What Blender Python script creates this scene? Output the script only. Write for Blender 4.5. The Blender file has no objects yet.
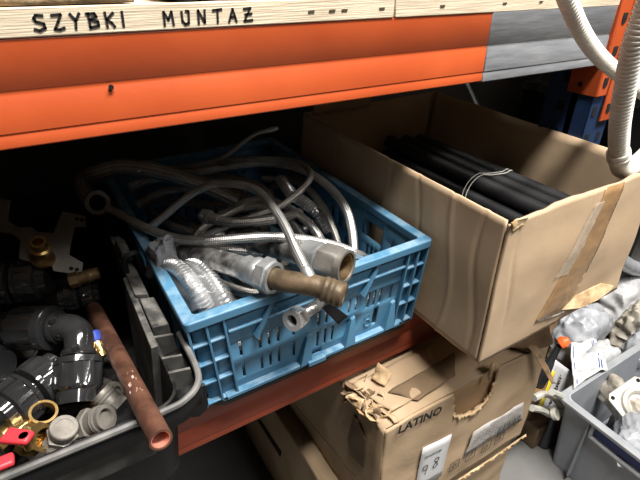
import bpy, bmesh, math, random
from mathutils import Vector, Matrix, noise, Euler
random.seed(7)
S = bpy.context.scene
COL = S.collection
PI = math.pi
V = Vector

# ------------------------------------------------------------------ camera
FPX, PITCH, YAW = 480.0, math.radians(30.7), math.radians(31)
CAM = V((0, 0, 1.38))
FW = V((math.sin(YAW)*math.cos(PITCH), math.cos(YAW)*math.cos(PITCH), -math.sin(PITCH)))
RT = V((math.cos(YAW), -math.sin(YAW), 0))
UP = RT.cross(FW)
cd = bpy.data.cameras.new('camera'); co = bpy.data.objects.new('camera', cd); COL.objects.link(co)
cd.sensor_width = 36; cd.lens = FPX/640*36; cd.clip_start = .02
co.matrix_world = Matrix(((RT.x, UP.x, -FW.x, CAM.x), (RT.y, UP.y, -FW.y, CAM.y), (RT.z, UP.z, -FW.z, CAM.z), (0, 0, 0, 1)))
S.camera = co

def at(px, py, z=None, y=None, x=None):
    """the point of the place seen at a pixel of the photograph, on a plane of known height / depth / side"""
    d = FW + RT*((px-320)/FPX) - UP*((py-240)/FPX)
    if z is not None: t = (z-CAM.z)/d.z
    elif y is not None: t = (y-CAM.y)/d.y
    else: t = (x-CAM.x)/d.x
    return CAM + d*t

# ------------------------------------------------------------------ materials
def mat(name, col, rough=.6, metal=0., col2=None, scale=20., detail=4., lo=.35, hi=.65, bump=0., bscale=None,
        dust=None, dust_amt=0., trans=0., alpha=1., spec=.5, stretch=None, ior=1.45, coat=0.):
    m = bpy.data.materials.new(name); m.use_nodes = True
    nt = m.node_tree; N = nt.nodes; L = nt.links
    b = N['Principled BSDF']
    b.inputs['Roughness'].default_value = rough; b.inputs['Metallic'].default_value = metal
    b.inputs['Specular IOR Level'].default_value = spec
    b.inputs['Transmission Weight'].default_value = trans; b.inputs['Alpha'].default_value = alpha
    b.inputs['IOR'].default_value = ior; b.inputs['Coat Weight'].default_value = coat
    col = (*col, 1)
    c2 = (*col2, 1) if col2 else tuple(c*.8 for c in col[:3])+(1,)
    tc = N.new('ShaderNodeTexCoord'); src = tc.outputs['Object']
    if stretch:
        mp = N.new('ShaderNodeMapping'); mp.inputs['Scale'].default_value = stretch
        L.new(src, mp.inputs['Vector']); src = mp.outputs['Vector']
    nz = N.new('ShaderNodeTexNoise'); nz.inputs['Scale'].default_value = scale; nz.inputs['Detail'].default_value = detail
    L.new(src, nz.inputs['Vector'])
    rp = N.new('ShaderNodeValToRGB'); rp.color_ramp.elements[0].position = lo; rp.color_ramp.elements[1].position = hi
    rp.color_ramp.elements[0].color = c2; rp.color_ramp.elements[1].color = col
    L.new(nz.outputs['Fac'], rp.inputs['Fac'])
    out = rp.outputs['Color']
    if dust:
        n2 = N.new('ShaderNodeTexNoise'); n2.inputs['Scale'].default_value = 45; n2.inputs['Detail'].default_value = 6
        L.new(tc.outputs['Object'], n2.inputs['Vector'])
        ge = N.new('ShaderNodeNewGeometry'); sp = N.new('ShaderNodeSeparateXYZ'); L.new(ge.outputs['Normal'], sp.inputs[0])
        mr = N.new('ShaderNodeMapRange'); mr.inputs[1].default_value = .55; mr.inputs[2].default_value = .95
        L.new(sp.outputs['Z'], mr.inputs[0])
        r2 = N.new('ShaderNodeMapRange'); r2.inputs[1].default_value = .38; r2.inputs[2].default_value = .62
        L.new(n2.outputs['Fac'], r2.inputs[0])
        mu = N.new('ShaderNodeMath'); mu.operation = 'MULTIPLY'; L.new(mr.outputs[0], mu.inputs[0]); L.new(r2.outputs[0], mu.inputs[1])
        m3 = N.new('ShaderNodeMath'); m3.operation = 'MULTIPLY'; m3.inputs[1].default_value = dust_amt; L.new(mu.outputs[0], m3.inputs[0])
        mx = N.new('ShaderNodeMixRGB'); mx.inputs[2].default_value = (*dust, 1); L.new(m3.outputs[0], mx.inputs[0]); L.new(out, mx.inputs[1])
        out = mx.outputs[0]
    L.new(out, b.inputs['Base Color'])
    if bump:
        n3 = N.new('ShaderNodeTexNoise'); n3.inputs['Scale'].default_value = bscale or scale*2; n3.inputs['Detail'].default_value = 5
        L.new(src, n3.inputs['Vector'])
        bp = N.new('ShaderNodeBump'); bp.inputs['Strength'].default_value = bump; bp.inputs['Distance'].default_value = .004
        L.new(n3.outputs['Fac'], bp.inputs['Height']); L.new(bp.outputs['Normal'], b.inputs['Normal'])
    return m

def braid_mat(name, col, col2, rough=.32, n=6., f=2.2):
    m = bpy.data.materials.new(name); m.use_nodes = True
    nt = m.node_tree; N = nt.nodes; L = nt.links; b = N['Principled BSDF']
    b.inputs['Roughness'].default_value = rough; b.inputs['Metallic'].default_value = .85
    uv = N.new('ShaderNodeUVMap'); sp = N.new('ShaderNodeSeparateXYZ'); L.new(uv.outputs[0], sp.inputs[0])
    outs = []
    for sg in (1, -1):
        a = N.new('ShaderNodeMath'); a.operation = 'MULTIPLY'; a.inputs[1].default_value = 2*PI*f; L.new(sp.outputs[0], a.inputs[0])
        c = N.new('ShaderNodeMath'); c.operation = 'MULTIPLY'; c.inputs[1].default_value = sg*2*PI*n; L.new(sp.outputs[1], c.inputs[0])
        d = N.new('ShaderNodeMath'); d.operation = 'ADD'; L.new(a.outputs[0], d.inputs[0]); L.new(c.outputs[0], d.inputs[1])
        e = N.new('ShaderNodeMath'); e.operation = 'SINE'; L.new(d.outputs[0], e.inputs[0]); outs.append(e)
    mu = N.new('ShaderNodeMath'); mu.operation = 'MULTIPLY'; L.new(outs[0].outputs[0], mu.inputs[0]); L.new(outs[1].outputs[0], mu.inputs[1])
    mr = N.new('ShaderNodeMapRange'); mr.inputs[1].default_value = -1; L.new(mu.outputs[0], mr.inputs[0])
    nz = N.new('ShaderNodeTexNoise'); nz.inputs['Scale'].default_value = 30
    tc = N.new('ShaderNodeTexCoord'); L.new(tc.outputs['Object'], nz.inputs['Vector'])
    av = N.new('ShaderNodeMath'); av.operation = 'MULTIPLY'; L.new(mr.outputs[0], av.inputs[0]); L.new(nz.outputs['Fac'], av.inputs[1])
    rp = N.new('ShaderNodeValToRGB'); rp.color_ramp.elements[0].position = .0; rp.color_ramp.elements[1].position = .36
    rp.color_ramp.elements[0].color = (*col2, 1); rp.color_ramp.elements[1].color = (*col, 1)
    L.new(av.outputs[0], rp.inputs[0]); L.new(rp.outputs[0], b.inputs['Base Color'])
    bp = N.new('ShaderNodeBump'); bp.inputs['Strength'].default_value = .6; bp.inputs['Distance'].default_value = .0012
    L.new(mr.outputs[0], bp.inputs['Height']); L.new(bp.outputs[0], b.inputs['Normal'])
    return m

M = dict(
    orange=mat('orange_paint', (.455, .08, .021), .4, col2=(.40, .066, .017), scale=9, bump=.05, bscale=60),
    orange_shaded=mat('shaded_orange_paint', (.22, .04, .017), .5, col2=(.17, .031, .013), scale=9),  # lower beam's orange darkened, its shade put into the colour
    greytape=mat('grey_tape', (.2, .205, .215), .42, col2=(.14, .145, .155), scale=14, stretch=(1, 1, 7), bump=.12, bscale=40),
    blue_up=mat('blue_upright_paint', (.018, .045, .12), .45, col2=(.012, .03, .08), scale=12),
    hole=mat('hole_black', (.004, .004, .004), .9),
    wood=mat('pale_wood', (.70, .60, .45), .7, col2=(.46, .37, .26), scale=6, stretch=(2, 8, 90), detail=6, bump=.25, bscale=8),
    ink=mat('black_ink', (.008, .007, .007), .6),
    nail=mat('staple', (.25, .2, .15), .4, .8),
    blue=mat('blue_plastic', (.068, .19, .305), .45, col2=(.055, .155, .255), scale=9, dust=(.36, .45, .5), dust_amt=.4, bump=.05, bscale=90),
    black=mat('black_plastic', (.007, .007, .0075), .5, spec=.3, col2=(.005, .005, .0055), scale=12, dust=(.1, .095, .09), dust_amt=.3, bump=.1, bscale=80),
    blackdust=mat('dusty_black_plastic', (.075, .072, .066), .65, spec=.3, col2=(.018, .0175, .017), scale=22, dust=(.24, .225, .2), dust_amt=.5),
    rim=mat('worn_black_rim', (.17, .165, .155), .5, col2=(.07, .068, .065), scale=30),
    tube=mat('black_corrugated', (.012, .012, .013), .5, col2=(.008, .008, .009), scale=20),
    card=mat('cardboard', (.46, .335, .215), .8, col2=(.41, .29, .18), scale=7, bump=.15, bscale=35),
    card2=mat('cardboard_dull', (.45, .325, .205), .82, col2=(.37, .26, .155), scale=9, bump=.5, bscale=22),
    card_in=mat('cardboard_liner', (.40, .25, .13), .85, col2=(.35, .21, .105), scale=9, bump=.2, bscale=30),
    card_torn=mat('torn_cardboard', (.58, .43, .25), .9, col2=(.32, .2, .1), scale=35, bump=.5, bscale=120),
    card_dark=mat('brown_cardboard', (.2, .13, .075), .85, col2=(.15, .1, .055), scale=20, bump=.2),
    pack=mat('brown_packing_tape', (.32, .19, .085), .16, col2=(.24, .14, .065), scale=25, bump=.5, bscale=35, coat=.4),
    cleartape=mat('clear_tape', (.7, .62, .5), .15, alpha=.25, bump=.4, bscale=40),
    white=mat('white_paper', (.62, .62, .62), .6, col2=(.55, .55, .55), scale=10),
    film=mat('grey_print_film', (.46, .44, .42), .3, col2=(.36, .33, .3), scale=60, bump=.3),
    string=mat('white_string', (.7, .68, .62), .8),
    conduit=mat('white_conduit', (.74, .70, .62), .42, col2=(.66, .62, .54), scale=12),
    brass=mat('brass', (.62, .42, .16), .32, .9, col2=(.4, .25, .09), scale=30, bump=.1),
    brassdull=mat('dull_brass', (.30, .2, .10), .45, .75, col2=(.13, .085, .045), scale=22, bump=.25),
    bronze=mat('tarnished_pipe', (.17, .12, .072), .5, .4, col2=(.07, .05, .03), scale=40, lo=.3, hi=.7, bump=.2, bscale=90),
    galv=mat('galvanised', (.52, .53, .53), .4, .75, col2=(.33, .34, .34), scale=40, bump=.2),
    chrome=mat('chrome', (.78, .78, .77), .25, .6),
    steel=mat('dull_steel', (.33, .31, .28), .45, .7, col2=(.2, .19, .17), scale=30, bump=.15),
    greyfit=mat('grey_fitting', (.22, .20, .175), .5, .35, col2=(.12, .108, .09), scale=30, bump=.2),
    copper=mat('aged_copper', (.165, .075, .046), .5, .35, col2=(.07, .03, .02), scale=34, lo=.36, hi=.62, bump=.2, stretch=(1, 1, 1)),
    copper_in=mat('copper_inside', (.62, .24, .17), .5, .3),
    scuff=mat('pale_scuff', (.45, .34, .29), .6, col2=(.25, .14, .1), scale=180, lo=.45, hi=.55),
    fit=mat('smoked_plastic_fitting', (.014, .014, .0145), .1, spec=1., col2=(.024, .024, .025), scale=25, coat=1., bump=.05),
    red=mat('red_handle', (.58, .035, .05), .45, col2=(.48, .03, .04)),
    bluecap=mat('blue_cap', (.03, .06, .32), .4),
    plate=mat('zinc_plate', (.26, .24, .21), .5, .5, col2=(.18, .165, .145), scale=15),
    braid=braid_mat('steel_braid', (.84, .83, .80), (.28, .27, .26)),
    braid2=braid_mat('dull_steel_braid', (.5, .47, .43), (.14, .13, .12), .4),
    braid3=mat('foil_sleeve', (.50, .49, .47), .3, .8, col2=(.15, .145, .14), scale=55, lo=.4, hi=.6, bump=.6, bscale=90),
    ribmetal=mat('ribbed_metal', (.55, .55, .55), .3, .8, col2=(.42, .42, .42)),
    bag=mat('clear_bag', (.92, .93, .94), .1, alpha=.07, spec=.6, bump=.6, bscale=25),
    bagw=mat('white_bag', (.52, .52, .52), .38, col2=(.40, .40, .41), scale=14, bump=.45, bscale=22),
    bagm=mat('milky_bag', (.42, .43, .45), .28, col2=(.28, .29, .31), scale=16, bump=.5, bscale=25),
    bagc=mat('cream_bag', (.46, .42, .36), .5, col2=(.28, .25, .2), scale=28, bump=.6, bscale=40),
    tote=mat('grey_tote', (.33, .35, .38), .45, col2=(.285, .30, .33), scale=10, dust=(.4, .4, .4), dust_amt=.3),
    toterim=mat('grey_tote_rim', (.34, .35, .36), .45, col2=(.27, .28, .29), scale=15),
    orangecap=mat('orange_cap', (.85, .14, .03), .4),
    yellow=mat('yellow_print', (.85, .68, .04), .5),
    navy=mat('navy_print', (.02, .04, .22), .4),
    cast=mat('white_cast_fitting', (.6, .58, .52), .4, .2, col2=(.48, .46, .4), scale=18),
    darkbag=mat('dark_grey_film', (.05, .055, .06), .3, col2=(.03, .03, .035), scale=15, bump=.4),
    floor=mat('concrete', (.18, .176, .168), .75, col2=(.14, .137, .13), scale=5, bump=.1, bscale=80),
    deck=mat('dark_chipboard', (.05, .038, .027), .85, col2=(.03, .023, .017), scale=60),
    wall=mat('dark_wall', (.10, .095, .09), .9, col2=(.08, .076, .072), scale=4),
    redbag=mat('orange_film', (.75, .16, .05), .35, col2=(.65, .3, .15), scale=18, bump=.4),
)

# ------------------------------------------------------------------ mesh builder
class MB:
    def __init__(s): s.bm = bmesh.new(); s.uv = s.bm.loops.layers.uv.new('UVMap')
    def quad(s, *p):
        try: return s.bm.faces.new([s.bm.verts.new(V(q)) for q in p])
        except ValueError: return None
    def box(s, lo, hi, rot=None, piv=None):
        xs = [(lo[0]), hi[0]]; ys = [lo[1], hi[1]]; zs = [lo[2], hi[2]]
        vs = []
        for x in xs:
            for y in ys:
                for z in zs:
                    p = V((x, y, z))
                    if rot is not None: p = rot @ (p-V(piv)) + V(piv)
                    vs.append(s.bm.verts.new(p))
        for f in ((0, 1, 3, 2), (4, 6, 7, 5), (0, 4, 5, 1), (2, 3, 7, 6), (0, 2, 6, 4), (1, 5, 7, 3)):
            s.bm.faces.new([vs[i] for i in f])
        return s
    def hexa(s, a, b):
        """solid between two quads of 4 corresponding points"""
        va = [s.bm.verts.new(V(p)) for p in a]; vb = [s.bm.verts.new(V(p)) for p in b]
        n = len(va)
        s.bm.faces.new(va[::-1]); s.bm.faces.new(vb)
        for i in range(n): s.bm.faces.new([va[i], va[(i+1) % n], vb[(i+1) % n], vb[i]])
        return s
    def prism(s, pts, off):
        return s.hexa(pts, [V(p)+V(off) for p in pts])
    def sweep(s, path, rad, seg=12, ulen=.01, cap=True, smooth=True, squash=1.):
        """tube along a path; rad number or list"""
        P = [V(p) for p in path]; n = len(P)
        R = rad if isinstance(rad, (list, tuple)) else [rad]*n
        t0 = (P[1]-P[0]).normalized()
        ref = V((0, 0, 1)) if abs(t0.z) < .9 else V((1, 0, 0))
        u = t0.cross(ref).normalized(); rings = []; us = []; acc = 0
        for i in range(n):
            if i == 0: t = P[1]-P[0]
            elif i == n-1: t = P[-1]-P[-2]
            else: t = P[i+1]-P[i-1]
            if t.length < 1e-9: t = t0.copy()
            t.normalize(); t0 = t
            u = (u - t*u.dot(t)).normalized(); w = t.cross(u)
            if i: acc += (P[i]-P[i-1]).length
            us.append(acc/ulen)
            rings.append([s.bm.verts.new(P[i]+(u*math.cos(2*PI*k/seg)+w*math.sin(2*PI*k/seg))*R[i]) for k in range(seg)])
        for i in range(n-1):
            for k in range(seg):
                k2 = (k+1) % seg
                f = s.bm.faces.new([rings[i][k], rings[i][k2], rings[i+1][k2], rings[i+1][k]]); f.smooth = smooth
                for lp, (a, b) in zip(f.loops, ((us[i], k/seg), (us[i], (k+1)/seg), (us[i+1], (k+1)/seg), (us[i+1], k/seg))):
                    lp[s.uv].uv = (a, b)
        if cap:
            s.bm.faces.new(rings[0][::-1]); s.bm.faces.new(rings[-1])
        return s
    def lathe(s, prof, org, axis, seg=24, smooth=True, hexes=None, ribs=None, close=False):
        """prof: (t, r) along the axis; hexes: r-fn by angle"""
        A = V(axis).normalized(); ref = V((0, 0, 1)) if abs(A.z) < .9 else V((1, 0, 0))
        u = A.cross(ref).normalized(); w = A.cross(u); O = V(org); rings = []
        for j, (t, r) in enumerate(prof):
            ring = []
            for k in range(seg):
                a = 2*PI*k/seg; rr = r
                if hexes and j in hexes: rr = r*math.cos(PI/6)/math.cos(((a) % (PI/3))-PI/6)
                if ribs and j in ribs: rr = r + ribs[j]*(1 if (k % 4) in (0, 1) else 0)
                ring.append(s.bm.verts.new(O+A*t+(u*math.cos(a)+w*math.sin(a))*rr))
            rings.append(ring)
        nn = len(rings)
        for i in range(nn if close else nn-1):
            for k in range(seg):
                f = s.bm.faces.new([rings[i][k], rings[i][(k+1) % seg], rings[(i+1) % nn][(k+1) % seg], rings[(i+1) % nn][k]]); f.smooth = smooth
        if not close:
            for rg, rev in ((rings[0], True), (rings[-1], False)):
                s.bm.faces.new(rg[::-1] if rev else rg)
        return s
    def grid(s, fn, nu, nv, skip=None, smooth=True):
        g = [[s.bm.verts.new(V(fn(i/nu, j/nv))) for j in range(nv+1)] for i in range(nu+1)]
        for i in range(nu):
            for j in range(nv):
                if skip and skip((i+.5)/nu, (j+.5)/nv): continue
                f = s.bm.faces.new([g[i][j], g[i+1][j], g[i+1][j+1], g[i][j+1]]); f.smooth = smooth
                for lp, (a, b) in zip(f.loops, ((i, j), (i+1, j), (i+1, j+1), (i, j+1))): lp[s.uv].uv = (a/nu, b/nv)
        for v in [v for v in s.bm.verts if not v.link_faces]: s.bm.verts.remove(v)
        return s
    def build(s, name, m, parent=None, solid=0., bevel=0., off=0., sub=0):
        if solid: bmesh.ops.remove_doubles(s.bm, verts=s.bm.verts, dist=1e-6)
        bmesh.ops.recalc_face_normals(s.bm, faces=s.bm.faces)
        me = bpy.data.meshes.new(name)
        loc = V(parent_loc(parent)) if parent else V((0, 0, 0))
        if parent is None:
            xs = [v.co for v in s.bm.verts]
            lo = V((min(v[i] for v in xs) for i in range(3))); hi = V((max(v[i] for v in xs) for i in range(3)))
            loc = V(((lo.x+hi.x)/2, (lo.y+hi.y)/2, lo.z))
        if loc.length: bmesh.ops.translate(s.bm, verts=s.bm.verts, vec=-loc)
        s.bm.to_mesh(me); s.bm.free()
        me.materials.append(M[m] if isinstance(m, str) else m)
        me.set_sharp_from_angle(angle=math.radians(38))
        o = bpy.data.objects.new(name, me); COL.objects.link(o)
        if parent: o.parent = parent
        else: o.location = loc
        if solid:
            md = o.modifiers.new('thickness', 'SOLIDIFY'); md.thickness = solid; md.offset = off
        if bevel:
            md = o.modifiers.new('bevel', 'BEVEL'); md.width = bevel; md.segments = 2; md.limit_method = 'ANGLE'; md.angle_limit = math.radians(40)
        if sub:
            md = o.modifiers.new('sub', 'SUBSURF'); md.levels = sub; md.render_levels = sub
        return o

def parent_loc(p):
    l = V(p.location)
    while p.parent: p = p.parent; l = l + V(p.location)
    return l
def tag(o, label, cat, group=None, kind=None):
    if label: o['label'] = label
    if cat: o['category'] = cat
    if group: o['group'] = group
    if kind: o['kind'] = kind
    return o
def thing(name, loc, label, cat, group=None):
    o = bpy.data.objects.new(name, None); COL.objects.link(o); o.location = loc; o.empty_display_size = .02
    return tag(o, label, cat, group)
def copy_thing(r, loc, rot=None, label=None):
    c = r.copy(); COL.objects.link(c); c.location = loc
    if rot is not None: c.rotation_euler = rot
    if label: c['label'] = label
    for ch in list(r.children):
        d = ch.copy(); COL.objects.link(d); d.parent = c
        for g in ch.children:
            e = g.copy(); COL.objects.link(e); e.parent = d
    return c
def curve(pts, step=.006):
    """Catmull-Rom through points, resampled evenly"""
    P = [V(p) for p in pts]; P = [P[0]*2-P[1]]+P+[P[-1]*2-P[-2]]
    out = []
    for i in range(1, len(P)-2):
        p0, p1, p2, p3 = P[i-1:i+3]
        for k in range(24):
            t = k/24
            out.append(.5*((2*p1)+(p2-p0)*t+(2*p0-5*p1+4*p2-p3)*t*t+(3*p1-p0-3*p2+p3)*t**3))
    out.append(P[-2])
    res = [out[0]]; acc = 0
    for a, b in zip(out, out[1:]):
        d = (b-a).length
        while acc+d >= step:
            f = (step-acc)/d; a = a.lerp(b, f); res.append(a.copy()); d = (b-a).length; acc = 0
        acc += d
    if (res[-1]-out[-1]).length > step*.3: res.append(out[-1])
    return res
def pathpx(*pts): return [at(a, b, z=c) for a, b, c in pts]
def bil(q, u, v):
    a, b, c, d = [V(p) for p in q]      # TL TR BR BL ; u right, v down
    return (a.lerp(b, u)).lerp(d.lerp(c, u), v)
def nz3(p, s, seed=0): return noise.noise(V(p)*s+V((seed*7.3, seed*3.1, seed*1.7)))
def sheet(q, nu, nv, amp=.0, sc=12., seed=0, hole=None):
    q = [V(p) for p in q]
    n = (q[1]-q[0]).cross(q[3]-q[0]).normalized()
    m = MB()
    def fn(u, v):
        p = bil(q, u, v); return p + n*amp*nz3(p, sc, seed)
    m.grid(fn, nu, nv, hole); return m
def inpoly(x, y, poly):
    c = False; j = len(poly)-1
    for i in range(len(poly)):
        xi, yi = poly[i]; xj, yj = poly[j]
        if (yi > y) != (yj > y) and x < (xj-xi)*(y-yi)/(yj-yi)+xi: c = not c
        j = i
    return c
def text(body, m, parent, org, xdir, ydir, size, name='lettering', bold=0.):
    c = bpy.data.curves.new('t', 'FONT'); c.body = body; c.size = size; c.offset = bold; c.resolution_u = 2
    o = bpy.data.objects.new('t', c); COL.objects.link(o)
    dg = bpy.context.evaluated_depsgraph_get(); me = bpy.data.meshes.new_from_object(o.evaluated_get(dg))
    bpy.data.objects.remove(o)
    X = V(xdir).normalized(); Y = V(ydir).normalized(); L = parent_loc(parent)
    for v in me.vertices: v.co = V(org)+X*v.co.x+Y*v.co.y-L
    me.materials.clear(); me.materials.append(M[m]); me.name = name
    r = bpy.data.objects.new(name, me); COL.objects.link(r); r.parent = parent
    return r
def strokes(polys, org, xdir, ydir, w, nrm, mb=None):
    """pen strokes as thin ribbons"""
    mb = mb or MB(); X = V(xdir); Y = V(ydir); N_ = V(nrm).normalized(); t = .0004
    for pl in polys:
        pts = [V(org)+X*a+Y*b for a, b in pl]
        for a, b in zip(pts, pts[1:]):
            d = (b-a); 
            if d.length < 1e-6: continue
            d.normalize(); s_ = N_.cross(d)*w/2; e = d*w*.3
            mb.hexa([a-s_-e, b-s_+e, b+s_+e, a+s_-e], [p+N_*t for p in (a-s_-e, b-s_+e, b+s_+e, a+s_-e)])
    return mb
def pillow(c, r, rot=(0, 0, 0), seed=0, amp=.25, sc=None, e=.55, flat=.0, nu=72, nv=40):
    """crumpled bag: a superellipsoid pushed about by noise"""
    m = MB(); R = Euler(rot).to_matrix(); c = V(c); sc = sc or 1.7/max(r)
    def sg(x, p): return math.copysign(abs(x)**p, x)
    vs = {}
    rid = lambda q_: 1-2*abs(noise.noise(q_))
    def fn(i, j):
        a = 2*PI*i/nu; b = -PI/2+PI*j/nv
        p = V((sg(math.cos(b), e)*sg(math.cos(a), e)*r[0], sg(math.cos(b), e)*sg(math.sin(a), e)*r[1], sg(math.sin(b), .8)*r[2]))
        k = 1+amp*(noise.noise(p*sc+V((seed*5.1, 0, seed)))+.6*noise.noise(p*sc*2.7+V((0, seed*3.3, 0)))+.45*rid(p*sc*1.6+V((seed, 1, 2)))+.10*rid(p*sc*4+V((seed, 7, 2)))-.25)
        p = V((p.x*k, p.y*k, p.z*k))
        if flat: p.z = max(p.z, -r[2]*flat)
        return c+R@p
    bm = m.bm
    top = bm.verts.new(fn(0, nv)); bot = bm.verts.new(fn(0, 0))
    rings = [[bm.verts.new(fn(i, j)) for i in range(nu)] for j in range(1, nv)]
    for a, b in zip(rings, rings[1:]):
        for i in range(nu): bm.faces.new([a[i], a[(i+1) % nu], b[(i+1) % nu], b[i]]).smooth = True
    for i in range(nu):
        bm.faces.new([rings[0][(i+1) % nu], rings[0][i], bot]).smooth = True
        bm.faces.new([rings[-1][i], rings[-1][(i+1) % nu], top]).smooth = True
    return m

# ================================================================== setting
o = MB().box((-3, -3, -.05), (5, 3.2, 0)).build('floor', 'floor'); o['kind'] = 'structure'
o = MB().box((-3, 1.476, 0), (5, 1.60, 3.0)).build('wall_back', 'wall'); o['kind'] = 'structure'

# ================================================================== rack
YB = .52
def beam_profile(z0, z1, y=YB):
    h = z1-z0
    P = [(0, 1), (0, .57), (.0012, .55), (.0012, .50), (0, .48), (0, .155), (.0008, .145), (.0008, .125), (0, .11), (0, .0), (.05, 0), (.05, 1)]
    return [(y+a, z0+b*h) for a, b in P]
def beam_part(x0, x1, z0, z1, name, m, parent, grow=0., tilt=0.):
    mb = MB(); pr = beam_profile(z0, z1)
    if grow:
        cy, cz = YB+.025, (z0+z1)/2
        pr = [(a+(-grow if a < cy else grow), b+(grow if b > cz else -grow) if (b in (z0, z1)) else b) for a, b in pr]
    mb.hexa([V((x0, a, b-tilt*x0)) for a, b in pr], [V((x1, a, b-tilt*x1)) for a, b in pr])
    return mb.build(name, m, parent, bevel=.0015)
XU = .915       # left face of the upright
T = .014
up = thing('rack_beam', (-.75, YB, 1.22), 'bright orange steel rack beam with grey tape at its right end, along the upper shelf', 'rack beam')
beam_part(-2.4, XU-.004, 1.222, 1.318, 'beam_profile', 'orange', up, tilt=T)
tp = beam_part(.600, XU-.006, 1.222, 1.318, 'tape_wrap', 'greytape', up, grow=.0012, tilt=T)
tp['label'] = 'grey tape wrapped around the orange beam'
p = at(111, 87, y=YB-.001)
MB().lathe([(0, .0025), (.0015, .0025)], p, (0, -1, 0), 10).build('dark_spot', 'hole', up)
def connector(parent, x0, x1, zb, zt, side, m='orange'):
    mb = MB().box((x0, YB-.006, zb), (x1, YB-.002, zt))
    if side: mb.box((x0-.004, YB-.006, zb), (x0, YB+.055, zt))
    c = mb.build('end_connector', m, parent, bevel=.0015)
    h = MB()
    n = int((zt-zb)/.055)
    for k in range(n+1):
        z = zb+.022+k*.055; x = (x0+x1)/2
        h.lathe([(0, .0065), (.001, .0065)], (x, YB-.0062, z), (0, -1, 0), 14)
        h.box((x-.0065, YB-.0072, z), (x+.0065, YB-.0062, z+.012))
        if side: h.lathe([(0, .005), (.001, .005)], (x0-.0042, YB+.03, z-.004), (-1, 0, 0), 12)
    h.build('slot_hole', 'hole', c)
connector(up, XU, XU+.030, 1.150, 1.40, True)
lowb = thing('rack_beam', (-.75, YB, .705), 'orange steel rack beam with its shade painted in, under the blue crate', 'rack beam')
beam_part(-2.4, XU-.004, .705, .795, 'beam_profile', 'orange_shaded', lowb)
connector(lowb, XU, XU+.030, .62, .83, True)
rb = thing('rack_beam', (XU+.034, YB, 1.10), 'end of the next bay\'s orange rack beam with slotted connector, behind the white hoses', 'rack beam')
connector(rb, XU+.034, XU+.068, 1.098, 1.40, False)
MB().box((XU+.072, YB-.004, 1.225), (XU+2.2, YB+.05, 1.318)).build('beam_profile', 'orange', rb, bevel=.0015)
MB().box((XU+.066, YB-.006, 1.20), (XU+.0735, YB+.05, 1.34)).build('weld_plate', 'orange', rb)
ur = thing('rack_upright', (XU+.035, YB+.05, 0), 'dark blue slotted steel rack upright behind the cardboard box', 'rack upright')
u0 = MB()
u0.box((XU, YB, 0), (XU+.003, YB+.10, 2.0)).box((XU, YB, 0), (XU+.072, YB+.003, 2.0)).box((XU+.069, YB, 0), (XU+.072, YB+.10, 2.0))
u0.box((XU-.0, YB+.03, 0), (XU+.006, YB+.045, 2.0))
u0.build('post', 'blue_up', ur, bevel=.001)
for k in range(5):
    z = 1.0+k*.055
    for xx in (XU+.016, XU+.054): MB().box((xx-.006, YB-.001, z), (xx+.006, YB, z+.02)).build('slot_hole', 'hole', ur)
    MB().box((XU-.001, YB+.055, z), (XU, YB+.07, z+.02)).build('slot_hole', 'hole', ur)
ur2 = thing('rack_upright', (XU+.035, 1.38, 0), 'rear steel rack upright with a pale diagonal brace, in the dark behind the box', 'rack upright')
MB().box((XU, 1.33, 0), (XU+.07, 1.415, 1.29)).build('post', 'blue_up', ur2, bevel=.001)
a, b = at(462, 72, y=1.31), at(480, 112, y=1.31)
d = (b-a).normalized()
MB().sweep([a-d*.1, b+d*.12], .009, 6).build('brace', 'galv', ur2)

def plank(x0, x1, label, z0=1.318, z1=1.342, y0=YB-.0015):
    t = thing('shelf_board', ((x0+x1)/2, y0, z0), label, 'shelf board')
    mb = MB()
    n = 6
    c = [V((x0, y0, z0-T*x0)), V((x0, y0+.955, z0-T*x0)), V((x0, y0+.955, z1-T*x0)), V((x0, y0, z1-T*x0))]
    mb.hexa(c, [V((x1, p.y, p.z-T*(x1-x0))) for p in c])
    mb.build('plank', 'wood', t, bevel=.0012)
    return t
bl = plank(-2.4, .4195, 'long pale plywood shelf board with black handwriting on its edge, left of the joint')
br = plank(.4215, .91, 'shorter pale plywood shelf board right of the joint, above the grey tape')
MB().box((.911, .63, 1.3055), (.992, 1.469, 1.329)).build('light_blocker', 'wood', br)  # unseen strip added to stop light leaking between the boards
def zb(x): return 1.318-T*x
L_ = {
 'S': (.8, [[(.75, .95), (.3, 1), (.12, .8), (.2, .6), (.7, .42), (.72, .15), (.3, 0), (0, .12)]]),
 'Z': (.8, [[(.05, .95), (.7, .98), (.4, .5), (.08, .05), (.4, .0), (.75, .1)]]),
 'Y': (.7, [[(.05, 1), (.35, .55)], [(.7, 1), (.35, .5), (.25, 0)]]),
 'B': (.8, [[(.15, 1), (.12, 0)], [(.0, .95), (.6, .95), (.7, .75), (.2, .55), (.75, .4), (.75, .12), (.1, .02)]]),
 'K': (.7, [[(.1, 1), (.1, 0)], [(.7, .95), (.15, .5), (.45, .3), (.65, .0)]]),
 'I': (.35, [[(.2, 1), (.15, 0)]]),
 'M': (.9, [[(.05, 0), (.1, 1), (.42, .4), (.75, 1), (.8, 0)]]),
 'U': (.8, [[(.08, .95), (.08, .25), (.3, .0), (.6, .08), (.68, .95), (.45, 1.0)]]),
 'N': (.8, [[(.05, 0), (.1, 1), (.6, .05), (.68, 1)]]),
 'T': (.8, [[(0, .95), (.8, 1)], [(.42, .98), (.35, 0)]]),
 'A': (.8, [[(0, 0), (.4, 1), (.7, 0)], [(.12, .35), (.62, .38)]]),
 'z': (.8, [[(.05, .95), (.7, 1), (.05, .02), (.85, .05)], [(.15, .5), (.8, .55)]]),
}
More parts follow.
